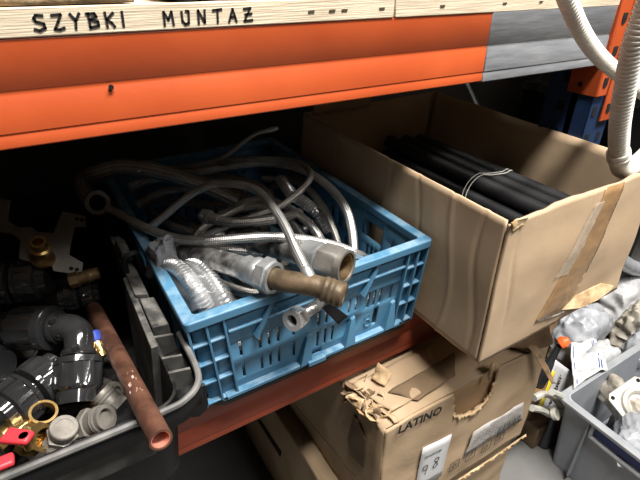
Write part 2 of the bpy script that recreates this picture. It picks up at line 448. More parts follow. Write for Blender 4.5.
def write(word, x0, z0, h, w, adv):
    x = x0; ink = MB()
    for ch in word:
        ww, st = L_[ch]
        strokes(st, (x, YB-.0018, z0-T*(x-x0)*.6), (w, 0, 0), (0, 0, h), .0023, (0, -1, 0), ink)
        x += ww*w+adv
    ink.build('handwritten_word', 'ink', bl)
write('SZYBKI', .0205, 1.3228, .0125, .0118, .0056)
write('MUNTAz', .1330, 1.3205, .0122, .0118, .0072)
for q, x in enumerate((.30, .328, .345, .40)):
    MB().box((x-.004, YB-.0023, zb(x)+.010), (x+.004, YB-.0015, zb(x)+.0125)).build('staple', 'nail', bl)
for x in (.50, .62, .70):
    MB().box((x-.004, YB-.0023, zb(x)+.010), (x+.004, YB-.0015, zb(x)+.0125)).build('staple', 'nail', br)
plank(.993, 3.2, 'pale plywood shelf board of the next bay, beyond the blue upright', z0=1.332, z1=1.356)
# deck of the lower level
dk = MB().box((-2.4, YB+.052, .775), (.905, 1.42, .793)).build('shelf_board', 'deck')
tag(dk, 'dark chipboard shelf deck under the crate and the bin', 'shelf board')
rbm = thing('rack_beam', (-.75, 1.42, .705), 'rear rack beam carrying the dark shelf deck', 'rack beam')
MB().box((-2.4, 1.42, .705), (XU-.004, 1.47, .795)).build('beam_profile', 'blue_up', rbm, bevel=.0015)

# things on the upper shelf ------------------------------------------------
t = thing('cardboard_box', (.06, .60, 1.342), 'tan cardboard carton on the upper shelf above the word SZYBKI', 'cardboard box')
x0, x1 = .0, .105
MB().box((x0-.09, .528, 1.3432), (x1, .80, 1.50)).build('carton_body', 'card', t, bevel=.003)
sheet([(x0-.09, .5265, 1.372), (x1+.002, .5265, 1.372), (x1+.004, .522, 1.3418), (x0-.09, .522, 1.344)], 20, 4, .004, 40, 3).build('loose_flap', 'card_torn', t, solid=.003)
t = pillow((.165, .548, 1.3595), (.030, .028, .022), seed=4, flat=.85, amp=.2).build('plastic_packet', 'darkbag')
tag(t, 'dark crumpled packet on the upper shelf beside the tan carton', 'packet')
t = pillow((.235, .552, 1.3585), (.038, .032, .022), seed=9, flat=.85, amp=.3).build('plastic_packet', 'redbag')
tag(t, 'orange and white crumpled packet on the upper shelf above the handwriting', 'packet')
t = pillow((.30, .552, 1.3575), (.025, .03, .022), seed=12, flat=.85, amp=.3).build('plastic_packet', 'bagc')
tag(t, 'cream crumpled packet on the upper shelf right of the orange one', 'packet')
t = thing('black_case', (.52, .6, 1.334), 'black box on the upper shelf above the grey tape', 'box')
MB().box((.48, .525, 1.3358), (.548, .66, 1.40)).build('case_body', 'black', t, bevel=.004)
MB().box((.482, .5235, 1.375), (.546, .6615, 1.379)).build('lid_seam', 'rim', t)

# ================================================================== blue crate
CX0, CX1, CY0, CY1, CZ0, CZ1 = .091, .505, .481, 1.078, .812, .982
tr = thing('plastic_tray', (.295, .78, .796), 'flat black plastic tray under the blue crate', 'tray')
mb = MB()
def rrect(x0, x1, y0, y1, r, z, n=5):
    out = []
    for cx, cy, a0 in ((x1-r, y1-r, 0), (x0+r, y1-r, 90), (x0+r, y0+r, 180), (x1-r, y0+r, 270)):
        for k in range(n+1):
            a = math.radians(a0+90*k/n); out.append(V((cx+r*math.cos(a), cy+r*math.sin(a), z)))
    return out
mb.hexa(rrect(.112, .494, .496, 1.06, .03, .7965), rrect(.108, .502, .492, 1.064, .03, .8105)).build('tray_body', 'black', tr, bevel=.002)

cr = thing('crate', (.295, .78, CZ0), 'blue vented plastic crate full of hoses on the shelf', 'crate')
DR = .012          # draft of the walls
def wall_panel(p00, p10, p11, p01, holes, name, W, H, th=.004):
    """flat panel with real rectangular openings; corners: bottom-left, bottom-right, top-right, top-left"""
    us = sorted({0., W} | {a for h_ in holes for a in (h_[0], h_[2])}); vs = sorted({0., H} | {a for h_ in holes for a in (h_[1], h_[3])})
    mb = MB(); cache = {}
    def vert(u, v):
        if (u, v) not in cache: cache[(u, v)] = mb.bm.verts.new((V(p00).lerp(V(p10), u/W)).lerp(V(p01).lerp(V(p11), u/W), v/H))
        return cache[(u, v)]
    for a, b in zip(us, us[1:]):
        for c, d in zip(vs, vs[1:]):
            mu, mv = (a+b)/2, (c+d)/2
            if any(h_[0] < mu < h_[2] and h_[1] < mv < h_[3] for h_ in holes): continue
            mb.bm.faces.new([vert(a, c), vert(b, c), vert(b, d), vert(a, d)])
    return mb.build(name, 'blue', cr, solid=th)
W_ = CX1-CX0; H_ = .150
def slot(u, v0=.016, v1=.055, w=.0055): return (u-w/2, v0, u+w/2, v1)
fh = []
for u in (.063, .096, .112, .128, .157, .205, .2205, .236, .268, .283): fh += [slot(u, .020, .052), slot(u, .064, .094)]
for u in (.309, .3225, .336, .360): fh += [slot(u, .060, .092)]
fh += [(.326, .018, .337, .052), (.176, .006, .214, .012)]
i0 = .012
wall_panel((CX0+i0+DR, CY0+i0+DR, CZ0), (CX1-i0-DR, CY0+i0+DR, CZ0), (CX1-i0, CY0+i0, CZ1-.012), (CX0+i0, CY0+i0, CZ1-.012), [(a*1., b, c, d) for a, b, c, d in fh], 'front_panel', W_, H_)
bh = []
for k in range(12): bh.append(slot(.06+k*.025, .02, .055)); bh.append(slot(.06+k*.025, .065, .1))
wall_panel((CX0+i0+DR, CY1-i0-DR, CZ0), (CX1-i0-DR, CY1-i0-DR, CZ0), (CX1-i0, CY1-i0, CZ1-.012), (CX0+i0, CY1-i0, CZ1-.012), bh, 'back_panel', W_, H_)
D_ = CY1-CY0
sh = [(.215, .09, .30, .128), (.115, .085, .120, .105), (.155, .085, .16, .105)]
for k in range(5):
    if k != 2: sh.append(slot(.19+k*.016, .04, .07))
for k in range(6): sh.append(slot(.35+k*.03, .04, .07)); sh.append(slot(.35+k*.03, .08, .11))
sh += [slot(.06, .03, .06), slot(.09, .03, .06), slot(.12, .03, .06)]
# handle opening sits about a third of the way back, as seen on the right side
sh2 = [(.10, .098, .165, .130), (.035, .10, .040, .118), (.068, .10, .073, .118)]+[slot(.10+k*.014, .055, .082) for k in range(4)]+[slot(.04, .055, .08)]
sh2 += [slot(.22+k*.03, .04, .07) for k in range(10)]+[slot(.22+k*.03, .08, .11) for k in range(10)]
wall_panel((CX1-i0-DR, CY0+i0+DR, CZ0), (CX1-i0-DR, CY1-i0-DR, CZ0), (CX1-i0, CY1-i0, CZ1-.012), (CX1-i0, CY0+i0, CZ1-.012), sh2, 'side_panel', D_, H_)
wall_panel((CX0+i0+DR, CY0+i0+DR, CZ0), (CX0+i0+DR, CY1-i0-DR, CZ0), (CX0+i0, CY1-i0, CZ1-.012), (CX0+i0, CY0+i0, CZ1-.012), sh, 'side_panel', D_, H_)
MB().box((CX0+i0+DR, CY0+i0+DR, CZ0), (CX1-i0-DR, CY1-i0-DR, CZ0+.004)).build('base', 'blue', cr)
# rim: a rounded-corner lip
mb = MB(); oz, iz = CZ1, CZ1-.014
A = rrect(CX0, CX1, CY0, CY1, .008, oz); B = rrect(CX0+.017, CX1-.017, CY0+.017, CY1-.017, .006, oz)
A2 = [V((p.x, p.y, iz)) for p in A]; B2 = [V((p.x, p.y, iz)) for p in B]
rg = [[mb.bm.verts.new(p) for p in q] for q in (A, B, B2, A2)]
n = len(A)
for i in range(4):
    for k in range(n): mb.bm.faces.new([rg[i][k], rg[i][(k+1) % n], rg[(i+1) % 4][(k+1) % n], rg[(i+1) % 4][k]])
mb.build('rim', 'blue', cr, bevel=.002)
# front ledges
mb = MB()
mb.box((CX0+.058, CY0+.006, .9385), (CX1-.045, CY0+.016, .9425))
mb.build('ledge', 'blue', cr, bevel=.001)
mb = MB()
mb.box((CX0+.045, CY0+.010, CZ0), (CX1-.045, CY0+i0+DR, CZ0+.006))
mb.build('ledge', 'blue', cr, bevel=.001)
for u in (.178, .262, .345):
    x = CX0+u
    MB().hexa([(x-.011, CY0+.008, CZ0+.004), (x+.011, CY0+.008, CZ0+.004), (x+.011, CY0+.026, CZ0+.004), (x-.011, CY0+.026, CZ0+.004)],
              [(x+.004, CY0+.012, CZ0+.056), (x+.011, CY0+.012, CZ0+.060), (x+.011, CY0+.022, CZ0+.060), (x+.004, CY0+.022, CZ0+.056)]).build('hook', 'blue', cr, bevel=.001)
MB().box((CX0+.180, CY0+.004, CZ0+.001), (CX0+.212, CY0+.014, CZ0+.010)).build('tab', 'blue', cr, bevel=.001)
# slanted gusset on the right of the handhold
for u in (.115, .300):
    x = CX0+u
    MB().prism([(x-.020, CY0+.016, .916), (x-.016, CY0+.016, .912), (x+.014, CY0+.016, .969), (x+.006, CY0+.016, .969)], (0, -.012, 0)).build('gusset', 'blue', cr)
mb = MB()
c8 = V((CX0+.303, CY0+.0206, CZ0+.035))
for dz, r in ((.0065, .006), (-.006, .0073)):
    pts = [c8+V((r*.8*math.cos(2*PI*k/18), -.0015, dz+r*math.sin(2*PI*k/18))) for k in range(19)]
    mb.sweep(pts, .0011, 6)
mb.build('raised_number', 'blue', cr)
def post(xc, w, flip):
    mb = MB()
    xs = [xc-w/2, xc, xc+w/2]
    def dr(x, z):   # draft pulls the foot inward
        k = (CZ1-z)/(CZ1-CZ0); return x+(DR if not flip else -DR)*k
    y0, y1 = CY0+.002, CY0+.026
    def yk(z): return DR*.9*(CZ1-z)/(CZ1-CZ0)
    for x in xs:
        z0, z1 = CZ0, CZ1-.012
        mb.hexa([(dr(x-.0016, z0), y0+yk(z0), z0), (dr(x+.0016, z0), y0+yk(z0), z0), (dr(x+.0016, z0), y1, z0), (dr(x-.0016, z0), y1, z0)],
                [(dr(x-.0016, z1), y0, z1), (dr(x+.0016, z1), y0, z1), (dr(x+.0016, z1), y1, z1), (dr(x-.0016, z1), y1, z1)])
    for z in (CZ0+.0015, CZ0+.045, CZ0+.083, CZ0+.121):
        mb.hexa([(dr(xs[0], z), y0+.001+yk(z), z), (dr(xs[2], z), y0+.001+yk(z), z), (dr(xs[2], z), y1, z), (dr(xs[0], z), y1, z)],
                [(dr(xs[0], z), y0+.001+yk(z), z+.003), (dr(xs[2], z), y0+.001+yk(z), z+.003), (dr(xs[2], z), y1, z+.003), (dr(xs[0], z), y1, z+.003)])
    xi = xs[1] if flip else xs[0]
    for z in (CZ0+.054, CZ0+.130):
        mb.hexa([(dr(xi+w*.62, z), y0+.008+yk(z), z), (dr(xi+w*.72, z), y0+.008+yk(z), z), (dr(xi+w*.72, z), y1, z), (dr(xi+w*.62, z), y1, z)],
                [(dr(xi+w*.62, z), y0+.006+yk(z), z+.022), (dr(xi+w*.84, z), y0+.006+yk(z), z+.022), (dr(xi+w*.84, z), y1, z+.022), (dr(xi+w*.62, z), y1, z+.022)])
    mb.build('corner_post', 'blue', cr, bevel=.0006)
post(CX0+.027, .048, False); post(CX1-.024, .040, True)
for xx in (CX0+.004, CX1-.006):       # ribs along the sides
    mb = MB()
    for k in range(9):
        y = CY0+.035+k*.065
        mb.box((xx+.0, y, CZ0+.01), (xx+(.016 if xx < .3 else -.010), y+.003, CZ1-.014))
    mb.build('side_rib', 'blue', cr)

# ================================================================== hoses
def nut(parent, p, d, r, ln, m='chrome', name='nut', bore=.62, seg=24):
    d = V(d).normalized()
    MB().lathe([(0, r*.85), (0, r), (ln*.62, r), (ln*.66, r*.93), (ln, r*.93), (ln, r*bore), (ln*.15, r*bore), (ln*.15, r*.02)], p, d, seg, smooth=False, hexes={0, 1, 2}).build(name, m, parent)
    MB().lathe([(ln*.45, r*bore*.99), (ln*.5, r*bore*.99)], p, d, 20).build('bore', 'hole', parent)
def hose(label, pts, r, m='braid', ends=None, name='braided_hose', group='hoses piled in the blue crate', rib=0, step=.006, seg=12, cat='hose'):
    path = curve(pts, step if not rib else rib/4)
    base = V(path[0])
    t = thing(name, base, label, cat, group)
    if rib: rad = [r*(1.0 if (i % 4) in (0, 1) else .80) for i in range(len(path))]
    else: rad = r
    MB().sweep(path, rad, seg, ulen=.012).build('hose_body', m, t)
    for e in (ends or []):
        which, kind = e[0], e[1]
        p = path[0] if which == 0 else path[-1]
        d = (path[0]-path[min(4, len(path)-1)]).normalized() if which == 0 else (path[-1]-path[max(-5, -len(path))]).normalized()
        if kind == 'nut':
            MB().lathe([(0, r*1.12), (.018, r*1.12)], p-d*.016, d, 16).build('ferrule', e[2], t)
            nut(t, p+d*.003, d, e[3], e[4], e[2])
        elif kind == 'ferrule':
            MB().lathe([(0, r*1.0), (.004, r*1.2), (.016, r*1.2), (.018, r*1.0), (.024, r*.8)], p-d*.004, d, 16).build('ferrule', e[2], t)
    return t

Z = 1.0
hose('thick dull hose with a large brass nut, arching over the crate\'s back left corner', [at(95, 202, z=1.0), at(92, 198, z=1.0)+V((-.004, .03, -.012)), at(88, 188, z=1.0)+V((0, .05, 0))]+pathpx((101, 172, 1.03), (125, 167, 1.04), (160, 172, 1.03), (200, 184, 1.0), (236, 200, .96)), .0155, 'braid2', [(0, 'nut', 'steel', .023, .018)], seg=16)
hose('long bright braided hose stretching across the crate from left to right front', pathpx((98, 204, .985), (118, 213, .992), (142, 226, .995), (170, 237, 1.0), (200, 241, 1.008), (240, 238.5, 1.012), (275, 237, 1.014), (312, 241, 1.010), (338, 247, 1.004), (353, 253, .995), (361, 256, .975), (366, 259, .95)), .0075, 'braid')
hose('braided hose rising in a high loop and ending at a ferrule over the rusty pipe', pathpx((152, 226, .975), (170, 211, 1.0), (190, 195, 1.025), (212, 184.5, 1.045), (234, 184, 1.055), (256, 190, 1.06), (272, 206, 1.058), (285, 226, 1.052), (296, 250, 1.042), (306, 270, 1.028)), .0068, 'braid', [(1, 'ferrule', 'galv')])
hose('short dark hose with a steel nut pointing left, across the pile', pathpx((212, 218, 1.0), (228, 222, 1.0), (250, 222, 1.0), (280, 218, .995), (300, 212, .975)), .0085, 'braid2', [(0, 'nut', 'steel', .0125, .016)])
hose('braided hose sweeping along the back and down the crate\'s right side', pathpx((130, 186, .97), (160, 178, .985), (200, 172, 1.0), (240, 165, 1.01), (275, 163.5, 1.02), (305, 171, 1.025), (328, 186, 1.02), (345, 207, 1.01), (352, 230, .99), (354, 254, .96)), .0075, 'braid')
hose('thin braided hose forming the far upper loop under the beam', pathpx((196, 240, .965), (222, 228, .985), (252, 217, 1.0), (280, 206, 1.015), (301, 190, 1.035), (311, 175, 1.045), (301, 164, 1.045), (275, 159, 1.04), (240, 160, 1.03), (190, 170, .99), (150, 182, .96)), .0058, 'braid2')
hose('ribbed silver hose curving down in the crate\'s right half', pathpx((281, 180, .985), (292, 194, .995), (305, 203, .99), (318, 214, .975), (327, 230, .94)), .0115, 'ribmetal', rib=.0055)
hose('braided hose arching behind the collared hose, nearest the ribbed one', pathpx((230, 206, .945), (256, 200, .965), (283, 205, .98), (304, 219, .978), (319, 236, .962), (327, 256, .92)), .0075, 'braid')
hose('braided hose arching behind the collared hose, second of the nested arcs', pathpx((220, 214, .935), (250, 207, .955), (272, 211, .965), (293, 224, .962), (307, 242, .945)), .0078, 'braid')
hose('thin braided hose dropping steeply along the crate\'s right side', pathpx((262, 178, .985), (290, 180, .99), (308, 190, .995), (322, 207, .99), (333, 228, .975), (341, 250, .945)), .0055, 'braid2')
hose('dull hose lying low behind the looped hose', pathpx((150, 200, .91), (200, 204, .92), (240, 210, .925), (262, 226, .92), (270, 240, .90)), .009, 'braid2')
hose('dull hose lying low along the crate\'s left side', pathpx((140, 196, .90), (150, 210, .92), (165, 222, .935), (190, 232, .935), (225, 236, .925)), .008, 'braid2')
hose('thin braided hose coiled beneath the thick foil hose, upper coil', pathpx((196, 270, .94), (222, 283, .945), (250, 292, .945), (275, 293, .94), (300, 300, .93)), .0055, 'braid2')
hose('thin braided hose coiled beneath the thick foil hose, lower coil', pathpx((200, 282, .915), (226, 295, .925), (250, 302, .925), (272, 300, .92)), .006, 'braid2')
hose('thin dark hose reaching up under the beam with a pale tip', pathpx((140, 184, .985), (165, 170, 1.0), (195, 165, 1.02), (222, 158, 1.04), (245, 141, 1.075), (258, 133, 1.09), (268, 130.5, 1.095)), .0042, 'braid2', [(1, 'ferrule', 'galv')])
hose('dull hose crossing the middle of the pile under the bright long one', pathpx((300, 168, .94), (270, 190, .95), (240, 208, .955), (205, 226, .95), (185, 246, .935)), .007, 'braid2')
hose('dull hose lying flat behind the foil hose, left of centre', pathpx((178, 246, .955), (205, 248, .965), (232, 250, .965), (262, 252, .95)), .008, 'braid')
for k, (dz, px_) in enumerate(((.86, 0), (.875, 14), (.865, -16))):
    hose(['dark hose at the bottom of the crate, left', 'dark hose at the bottom of the crate, middle', 'dark hose at the bottom of the crate, right'][k],
         [at(160+px_+k*40, 205, z=dz), at(200+px_+k*38, 240, z=dz-.01), at(235+px_+k*34, 275, z=dz-.005), at(262+px_+k*28, 300, z=dz)], .012, 'braid2')
fill = [
 ('dull hose low along the inside of the crate front, lowest', ((212, 352, .845), (260, 338, .845), (320, 318, .845), (385, 294, .845)), .011, 'braid2'),
 ('dull hose low along the inside of the crate front, middle one', ((214, 334, .872), (262, 320, .874), (330, 298, .874), (388, 276, .872)), .011, 'braid2'),
 ('dull hose low along the inside of the crate front, upper one', ((216, 318, .900), (266, 303, .902), (330, 283, .902), (384, 264, .900)), .011, 'braid2'),
 ('dull hose looping at the back of the pile, outermost', ((128, 192, .955), (150, 180, .965), (190, 176, .975), (232, 178, .98), (262, 188, .975), (280, 206, .95)), .0085, 'braid2'),
 ('dull hose looping at the back of the pile, inside the outermost loop', ((136, 206, .94), (160, 193, .95), (198, 187, .955), (232, 190, .955), (252, 204, .94)), .009, 'braid2'),
 ('hose running towards the front through the middle of the pile', ((232, 190, .935), (252, 212, .94), (268, 236, .94), (286, 262, .93)), .0085, 'braid2'),
 ('hose running towards the front, right of the ribbed hose', ((296, 176, .935), (318, 200, .94), (332, 226, .935), (340, 262, .925)), .008, 'braid2'),
 ('dull hose crossing low in front of the dark nutted hose', ((190, 226, .90), (222, 240, .91), (250, 244, .91), (290, 236, .90), (318, 220, .90)), .009, 'braid2'),
 ('dull hose low along the right side behind the hex nut', ((262, 214, .895), (292, 232, .90), (318, 258, .90), (340, 274, .895)), .010, 'braid2'),
 ('dull hose low at the back left of the crate', ((126, 206, .87), (150, 190, .88), (200, 184, .88), (246, 190, .87)), .010, 'braid2'),
 ('dull hose low at the back right of the crate', ((240, 176, .87), (280, 182, .885), (312, 200, .885), (330, 226, .87)), .010, 'braid2'),
]
for lab_, p_, r_, m_ in fill: hose(lab_, pathpx(*p_), r_, m_)
# two large fittings lying over the rim
t = thing('flexible_connector', at(200, 255, z=.985), 'thick foil braided connector with a rusty threaded pipe lying over the crate rim', 'hose', 'hoses piled in the blue crate')
pA = at(183, 254, z=.972); pB = at(250, 270, z=1.008); pC = at(262, 273, z=1.010); pD = at(284, 281, z=1.012); pE = at(345, 296, z=1.006)
MB().sweep(curve([pA, pA.lerp(pB, .5)+V((0, 0, .003)), pB], .006), .0165, 18, ulen=.03).build('hose_body', 'braid3', t)
d = (pD-pB).normalized()
MB().lathe([(0, .0175), (.006, .019), (.012, .018), (.018, .0195), (.026, .0205), (.030, .019)], pB-d*.010, d, 24, ribs={1: .001, 3: .001, 4: .001}).build('collar', 'galv', t)
MB().lathe([(0, .024), (.001, .025), (.015, .025), (.016, .0225), (.021, .0215), (.021, .0165), (.004, .016)], pB+d*.022, d, 36, smooth=False, hexes={0, 1, 2, 3}).build('nut', 'galv', t)
pp = curve([pD-d*.02, pD, pD.lerp(pE, .45)+V((0, 0, .0045)), pD.lerp(pE, .8)+V((0, 0, .002)), pE], .004)
rr = [.0145]*len(pp)
for i in range(len(pp)-8, len(pp)): rr[i] = .0172 if i % 2 else .0158
rr[-1] = .0145
pip = MB().sweep(pp, rr, 20, cap=False).build('threaded_pipe', 'bronze', t, solid=.0025, off=-1); pip['label'] = 'rusty brown threaded pipe stub'
t = thing('flexible_connector', at(250, 235, z=.975), 'thick braided connector with a galvanised collar and open brass-lined hex nut', 'hose', 'hoses piled in the blue crate')
pA = at(236, 236, z=.965); pB = at(306, 255, z=1.0); pC = at(347, 267, z=1.005)
MB().sweep(curve([pA, pA.lerp(pB, .5), pB], .006), .0175, 18, ulen=.03).build('hose_body', 'braid3', t)
d = (pC-pB).normalized()
ln = (pC-pB).length
MB().lathe([(0, .0185), (.004, .023), (ln*.42, .024), (ln*.44, .022), (ln*.5, .0215)], pB-d*.004, d, 24, ribs={1: .0012, 2: .0012}).build('collar', 'galv', t)
MB().lathe([(ln*.42, .019), (ln*.42, .026), (ln*.84, .026), (ln*.86, .0245), (ln, .0245), (ln, .0205), (ln*.5, .019), (ln*.48, .001)], pB, d, 36, smooth=False, hexes={0, 1, 2}).build('nut', 'steel', t)
MB().lathe([(ln*.6, .0185), (ln*.97, .020), (ln*.97, .0165), (ln*.6, .014)], pB, d, 24, close=True).build('brass_lining', 'brassdull', t)
# small chrome nut hanging in front of the crate
t = thing('hose_fitting', at(292, 321, y=CY0-.028), 'small chrome hex nut and hose tail hanging over the crate front', 'hose fitting')
p0 = at(290, 322, y=CY0-.030); p1 = at(303, 314, y=CY0-.016); p2 = at(316, 306, y=CY0-.012); p3 = at(322, 298, y=CY0+.01)
hf = t
nut(t, p1.lerp(p0, .25), p0-p1, .0165, .020, 'chrome', bore=.5)
MB().sweep(curve([p1.lerp(p0, .3), p1, p2, p3, p3+V((0, .02, .004))], .004), .0085, 12).build('hose_tail', 'braid3', t)
t = MB()
q = [at(319, 305, y=CY0-.006), at(330, 303, y=CY0-.008), at(348, 316, y=CY0-.010), at(338, 324, y=CY0-.012)]
sheet(q, 8, 6, .003, 60, 5).build('plastic_tag', 'black', hf, solid=.0015)['label'] = 'black plastic tag'
# bag with ribbed hoses at the crate's left front corner
bgp = thing('plastic_bag', at(180, 290, z=.93), 'clear knotted plastic bag in the crate\'s left front corner', 'bag')
def cloth(pts_rows, name, m, parent, amp=.004, sc=60, seed=1, nu=24, nv=24, solid=.0006):
    rows = [[V(p) for p in r] for r in pts_rows]
    def fn(u, v):
        a = u*(len(rows)-1); i = min(int(a), len(rows)-2); fu = a-i
        b = v*(len(rows[0])-1); j = min(int(b), len(rows[0])-2); fv = b-j
        p = (rows[i][j].lerp(rows[i+1][j], fu)).lerp(rows[i][j+1].lerp(rows[i+1][j+1], fu), fv)
        return p + V((nz3(p, sc, seed), nz3(p, sc, seed+5), nz3(p, sc, seed+9)))*amp
    return MB().grid(fn, nu, nv).build(name, m, parent, solid=solid)
cloth([[at(156, 262, z=.975), at(172, 259, z=.992), at(200, 262, z=.985), at(215, 272, z=.965)],
       [at(164, 272, z=.975), at(184, 274, z=1.0), at(208, 274, z=.995), at(226, 286, z=.97)],
       [at(178, 292, z=.968), at(194, 292, z=.985), at(216, 292, z=.98), at(236, 302, z=.955)],
       [at(188, 311, z=.955), at(200, 310, z=.965), at(220, 307, z=.96), at(240, 309, z=.945)]], 'bag_body', 'bag', bgp, .005, 55, 2)
pk = pillow(at(164, 254, z=.99), (.017, .017, .024), seed=6, amp=.35, nu=28, nv=16).build('bag_knot', 'bagm', bgp)
MB().sweep(curve([at(166, 246, z=1.005), at(164, 240, z=1.012), at(168, 235, z=1.016)], .003), [.006, .005, .004, .003, .002][:2]*1 if False else .003, 8).build('bag_tail', 'bagm', bgp)
hose('ribbed clear hose inside the clear bag, left one', pathpx((152, 272, .945), (160, 266, .968), (174, 266, .985), (186, 276, .985), (198, 292, .975), (207, 308, .95)), .0125, 'ribmetal', rib=.006, group='ribbed hoses in the bag', name='ribbed_hose')
hose('ribbed clear hose inside the clear bag, right one', pathpx((180, 268, .945), (188, 263, .97), (200, 266, .985), (212, 278, .98), (222, 294, .965), (229, 307, .94)), .0105, 'ribmetal', rib=.0055, group='ribbed hoses in the bag', name='ribbed_hose')

# ================================================================== black bin
bn = thing('storage_bin', (-.15, .68, .797), 'black plastic storage bin full of pipe fittings at the shelf\'s left end', 'bin')
BX0, BX1, BY0, BY1, BZ0, BZ1 = -.42, .062, .412, 1.02, .797, .935
def q(x0, y0, z0, x1, y1, z1, x2, y2, z2, x3, y3, z3): return [(x0, y0, z0), (x1, y1, z1), (x2, y2, z2), (x3, y3, z3)]
b0 = (BX0+.03, BX1-.016, BY0+.012, BY1-.02)
MB().hexa(rrect(b0[0]-.001, b0[1]+.001, b0[2], b0[3], .025, BZ0), rrect(b0[0]-.001, b0[1]+.001, b0[2], b0[3], .025, BZ0+.004)).build('base', 'black', bn)
mb = MB()
lo = rrect(b0[0], b0[1], b0[2], b0[3], .025, BZ0); hi = rrect(BX0, BX1, BY0, BY1, .03, BZ1)
hi2 = rrect(BX0+.004, BX1-.004, BY0+.004, BY1-.004, .026, BZ1); lo2 = rrect(b0[0]+.004, b0[1]-.004, b0[2]+.004, b0[3]-.004, .021, BZ0+.004)
rg = [[mb.bm.verts.new(p) for p in q_] for q_ in (lo, hi, hi2, lo2)]
n = len(lo)
for i in range(3):
    for k in range(n): mb.bm.faces.new([rg[i][k], rg[i][(k+1) % n], rg[i+1][(k+1) % n], rg[i+1][k]])
mb.build('bin_wall', 'black', bn)
# rim: front strip and the rounded corner that stands out to the right
rimpts = [(BX0-.01, BY0-.006, .9385), (-.10, BY0-.007, .9385), (.035, BY0-.008, .9385), (.066, BY0-.003, .9385), (.084, BY0+.012, .9385), (.0905, BY0+.035, .9385), (.0915, BY0+.07, .940), (.091, .52, .942)]
rp_ = curve(rimpts, .006)
MB().sweep(rp_, .0042, 8).build('rim', 'rim', bn)
mb = MB()
ins = [V((min(p.x, BX1-.002), max(p.y, BY0+.002), .935)) for p in rp_]
def skirt(pts, dz, m):
    for a, b in zip(pts, pts[1:]): m.quad(a, b, b+V((0, 0, -dz)), a+V((0, 0, -dz)))
skirt(rp_, .030, mb)
for (a, b), (c, d) in zip(zip(rp_, rp_[1:]), zip(ins, ins[1:])):
    if b.x > .06: mb.quad(a+V((0, 0, -.028)), b+V((0, 0, -.028)), d+V((0, 0, -.024)), c+V((0, 0, -.024)))
mb.build('rim_skirt', 'black', bn, solid=.003)
# ribs and block on the right side
for y, w in ((.452, .026), (.480, .024), (.525, .026)):
    MB().hexa([(BX1-.004, y, .86), (BX1+w, y, .88), (BX1+w, y+.004, .88), (BX1-.004, y+.004, .86)], [(BX1-.004, y, .944), (BX1+w-.004, y, .938), (BX1+w-.004, y+.004, .938), (BX1-.004, y+.004, .944)]).build('rib', 'blackdust', bn)
MB().hexa([(BX1-.002, .53, .80), (BX1+.026, .53, .85), (BX1+.024, .60, .85), (BX1-.002, .60, .80)], [(BX1-.002, .53, .958), (BX1+.020, .532, .953), (BX1+.018, .60, .955), (BX1-.002, .60, .960)]).build('hinge_block', 'blackdust', bn, bevel=.002)
MB().hexa([(BX1-.008, .60, .80), (BX1+.018, .60, .86), (BX1+.018, .80, .86), (BX1-.008, .80, .80)], [(BX1-.006, .604, .965), (BX1+.012, .604, .960), (BX1+.012, .80, .960), (BX1-.006, .80, .965)]).build('side_flange', 'blackdust', bn, bevel=.002)
cl = MB().sweep(curve([(BX1-.004, .67, .96), (BX1-.002, .67, .985), (BX1+.014, .672, .992), (BX1+.02, .675, .975), (BX1+.02, .675, .955)], .004), .005, 8).build('clip_loop', 'black', bn)
MB().hexa([(BX1-.004, .70, .955), (BX1+.014, .70, .955), (BX1+.014, .75, .955), (BX1-.004, .75, .955)], [(BX1-.002, .70, .985), (BX1+.012, .70, .98), (BX1+.012, .75, .98), (BX1-.002, .75, .985)]).build('clip_block', 'blackdust', bn, bevel=.003)
# inner wall that catches the light, seen behind the copper pipe
MB().hexa([(BX1-.026, .50, .83), (BX1-.012, .50, .83), (BX1-.012, .62, .83), (BX1-.026, .62, .83)], [(BX1-.012, .50, .95), (BX1-.003, .50, .95), (BX1-.003, .66, .962), (BX1-.012, .66, .962)]).build('inner_web', 'blackdust', bn, bevel=.001)
a = at(200, 403, y=.447)
mb = MB()
pts = [(.068, .449, .905), (.098, .449, .905), (.098, .449, .868), (.093, .449, .858), (.083, .449, .853), (.074, .449, .857), (.068, .449, .868)]
mb.prism(pts, (0, .005, 0)).build('latch_tab', 'black', bn, bevel=.001)
# label holder on the front wall
MB().hexa([(-.085, BY0+.003, .87), (.02, BY0+.003, .87), (.02, BY0+.003, .905), (-.085, BY0+.003, .905)], [(-.085, BY0-.0025, .87), (.02, BY0-.0025, .87), (.02, BY0-.0025, .905), (-.085, BY0-.0025, .905)]).build('label_holder', 'blackdust', bn, bevel=.001)

# copper pipe --------------------------------------------------------------
t = thing('copper_pipe', (.02, .40, .955), 'scuffed copper pipe leaning out over the black bin\'s rim', 'pipe')
p1 = at(161, 440, z=.966); p0 = at(94, 309, z=.900)
d = (p1-p0).normalized()
mb = MB(); R = .0117
mb.lathe([(0, R), ((p1-p0).length, R), ((p1-p0).length, R-.002), (0, R-.002)], p0, d, 28, close=True).build('pipe_wall', 'copper', t)
MB().lathe([(.03, R-.0022), (0, R-.0022), (0, R-.003), (.03, R-.003)], p1-d*.0305, d, 28, close=True).build('pipe_bore', 'copper_in', t)
mb = MB()
ax = d.cross(V((0, 0, 1))).normalized(); nn = ax.cross(d).normalized()
for k in range(14):
    a = random.uniform(-.5, .9); l = random.uniform(.0, .055); w = random.uniform(.0012, .004)
    c0 = p1-d*(.075+l)
    u_ = nn*math.cos(a)+ax*math.sin(a); v_ = ax*math.cos(a)-nn*math.sin(a)
    c0 = c0+u_*(R+.0002)
    mb.quad(c0-v_*w*.35-d*w, c0+v_*w*.3-d*w*.6, c0+v_*w*.35+d*w, c0-v_*w*.3+d*w*.7)
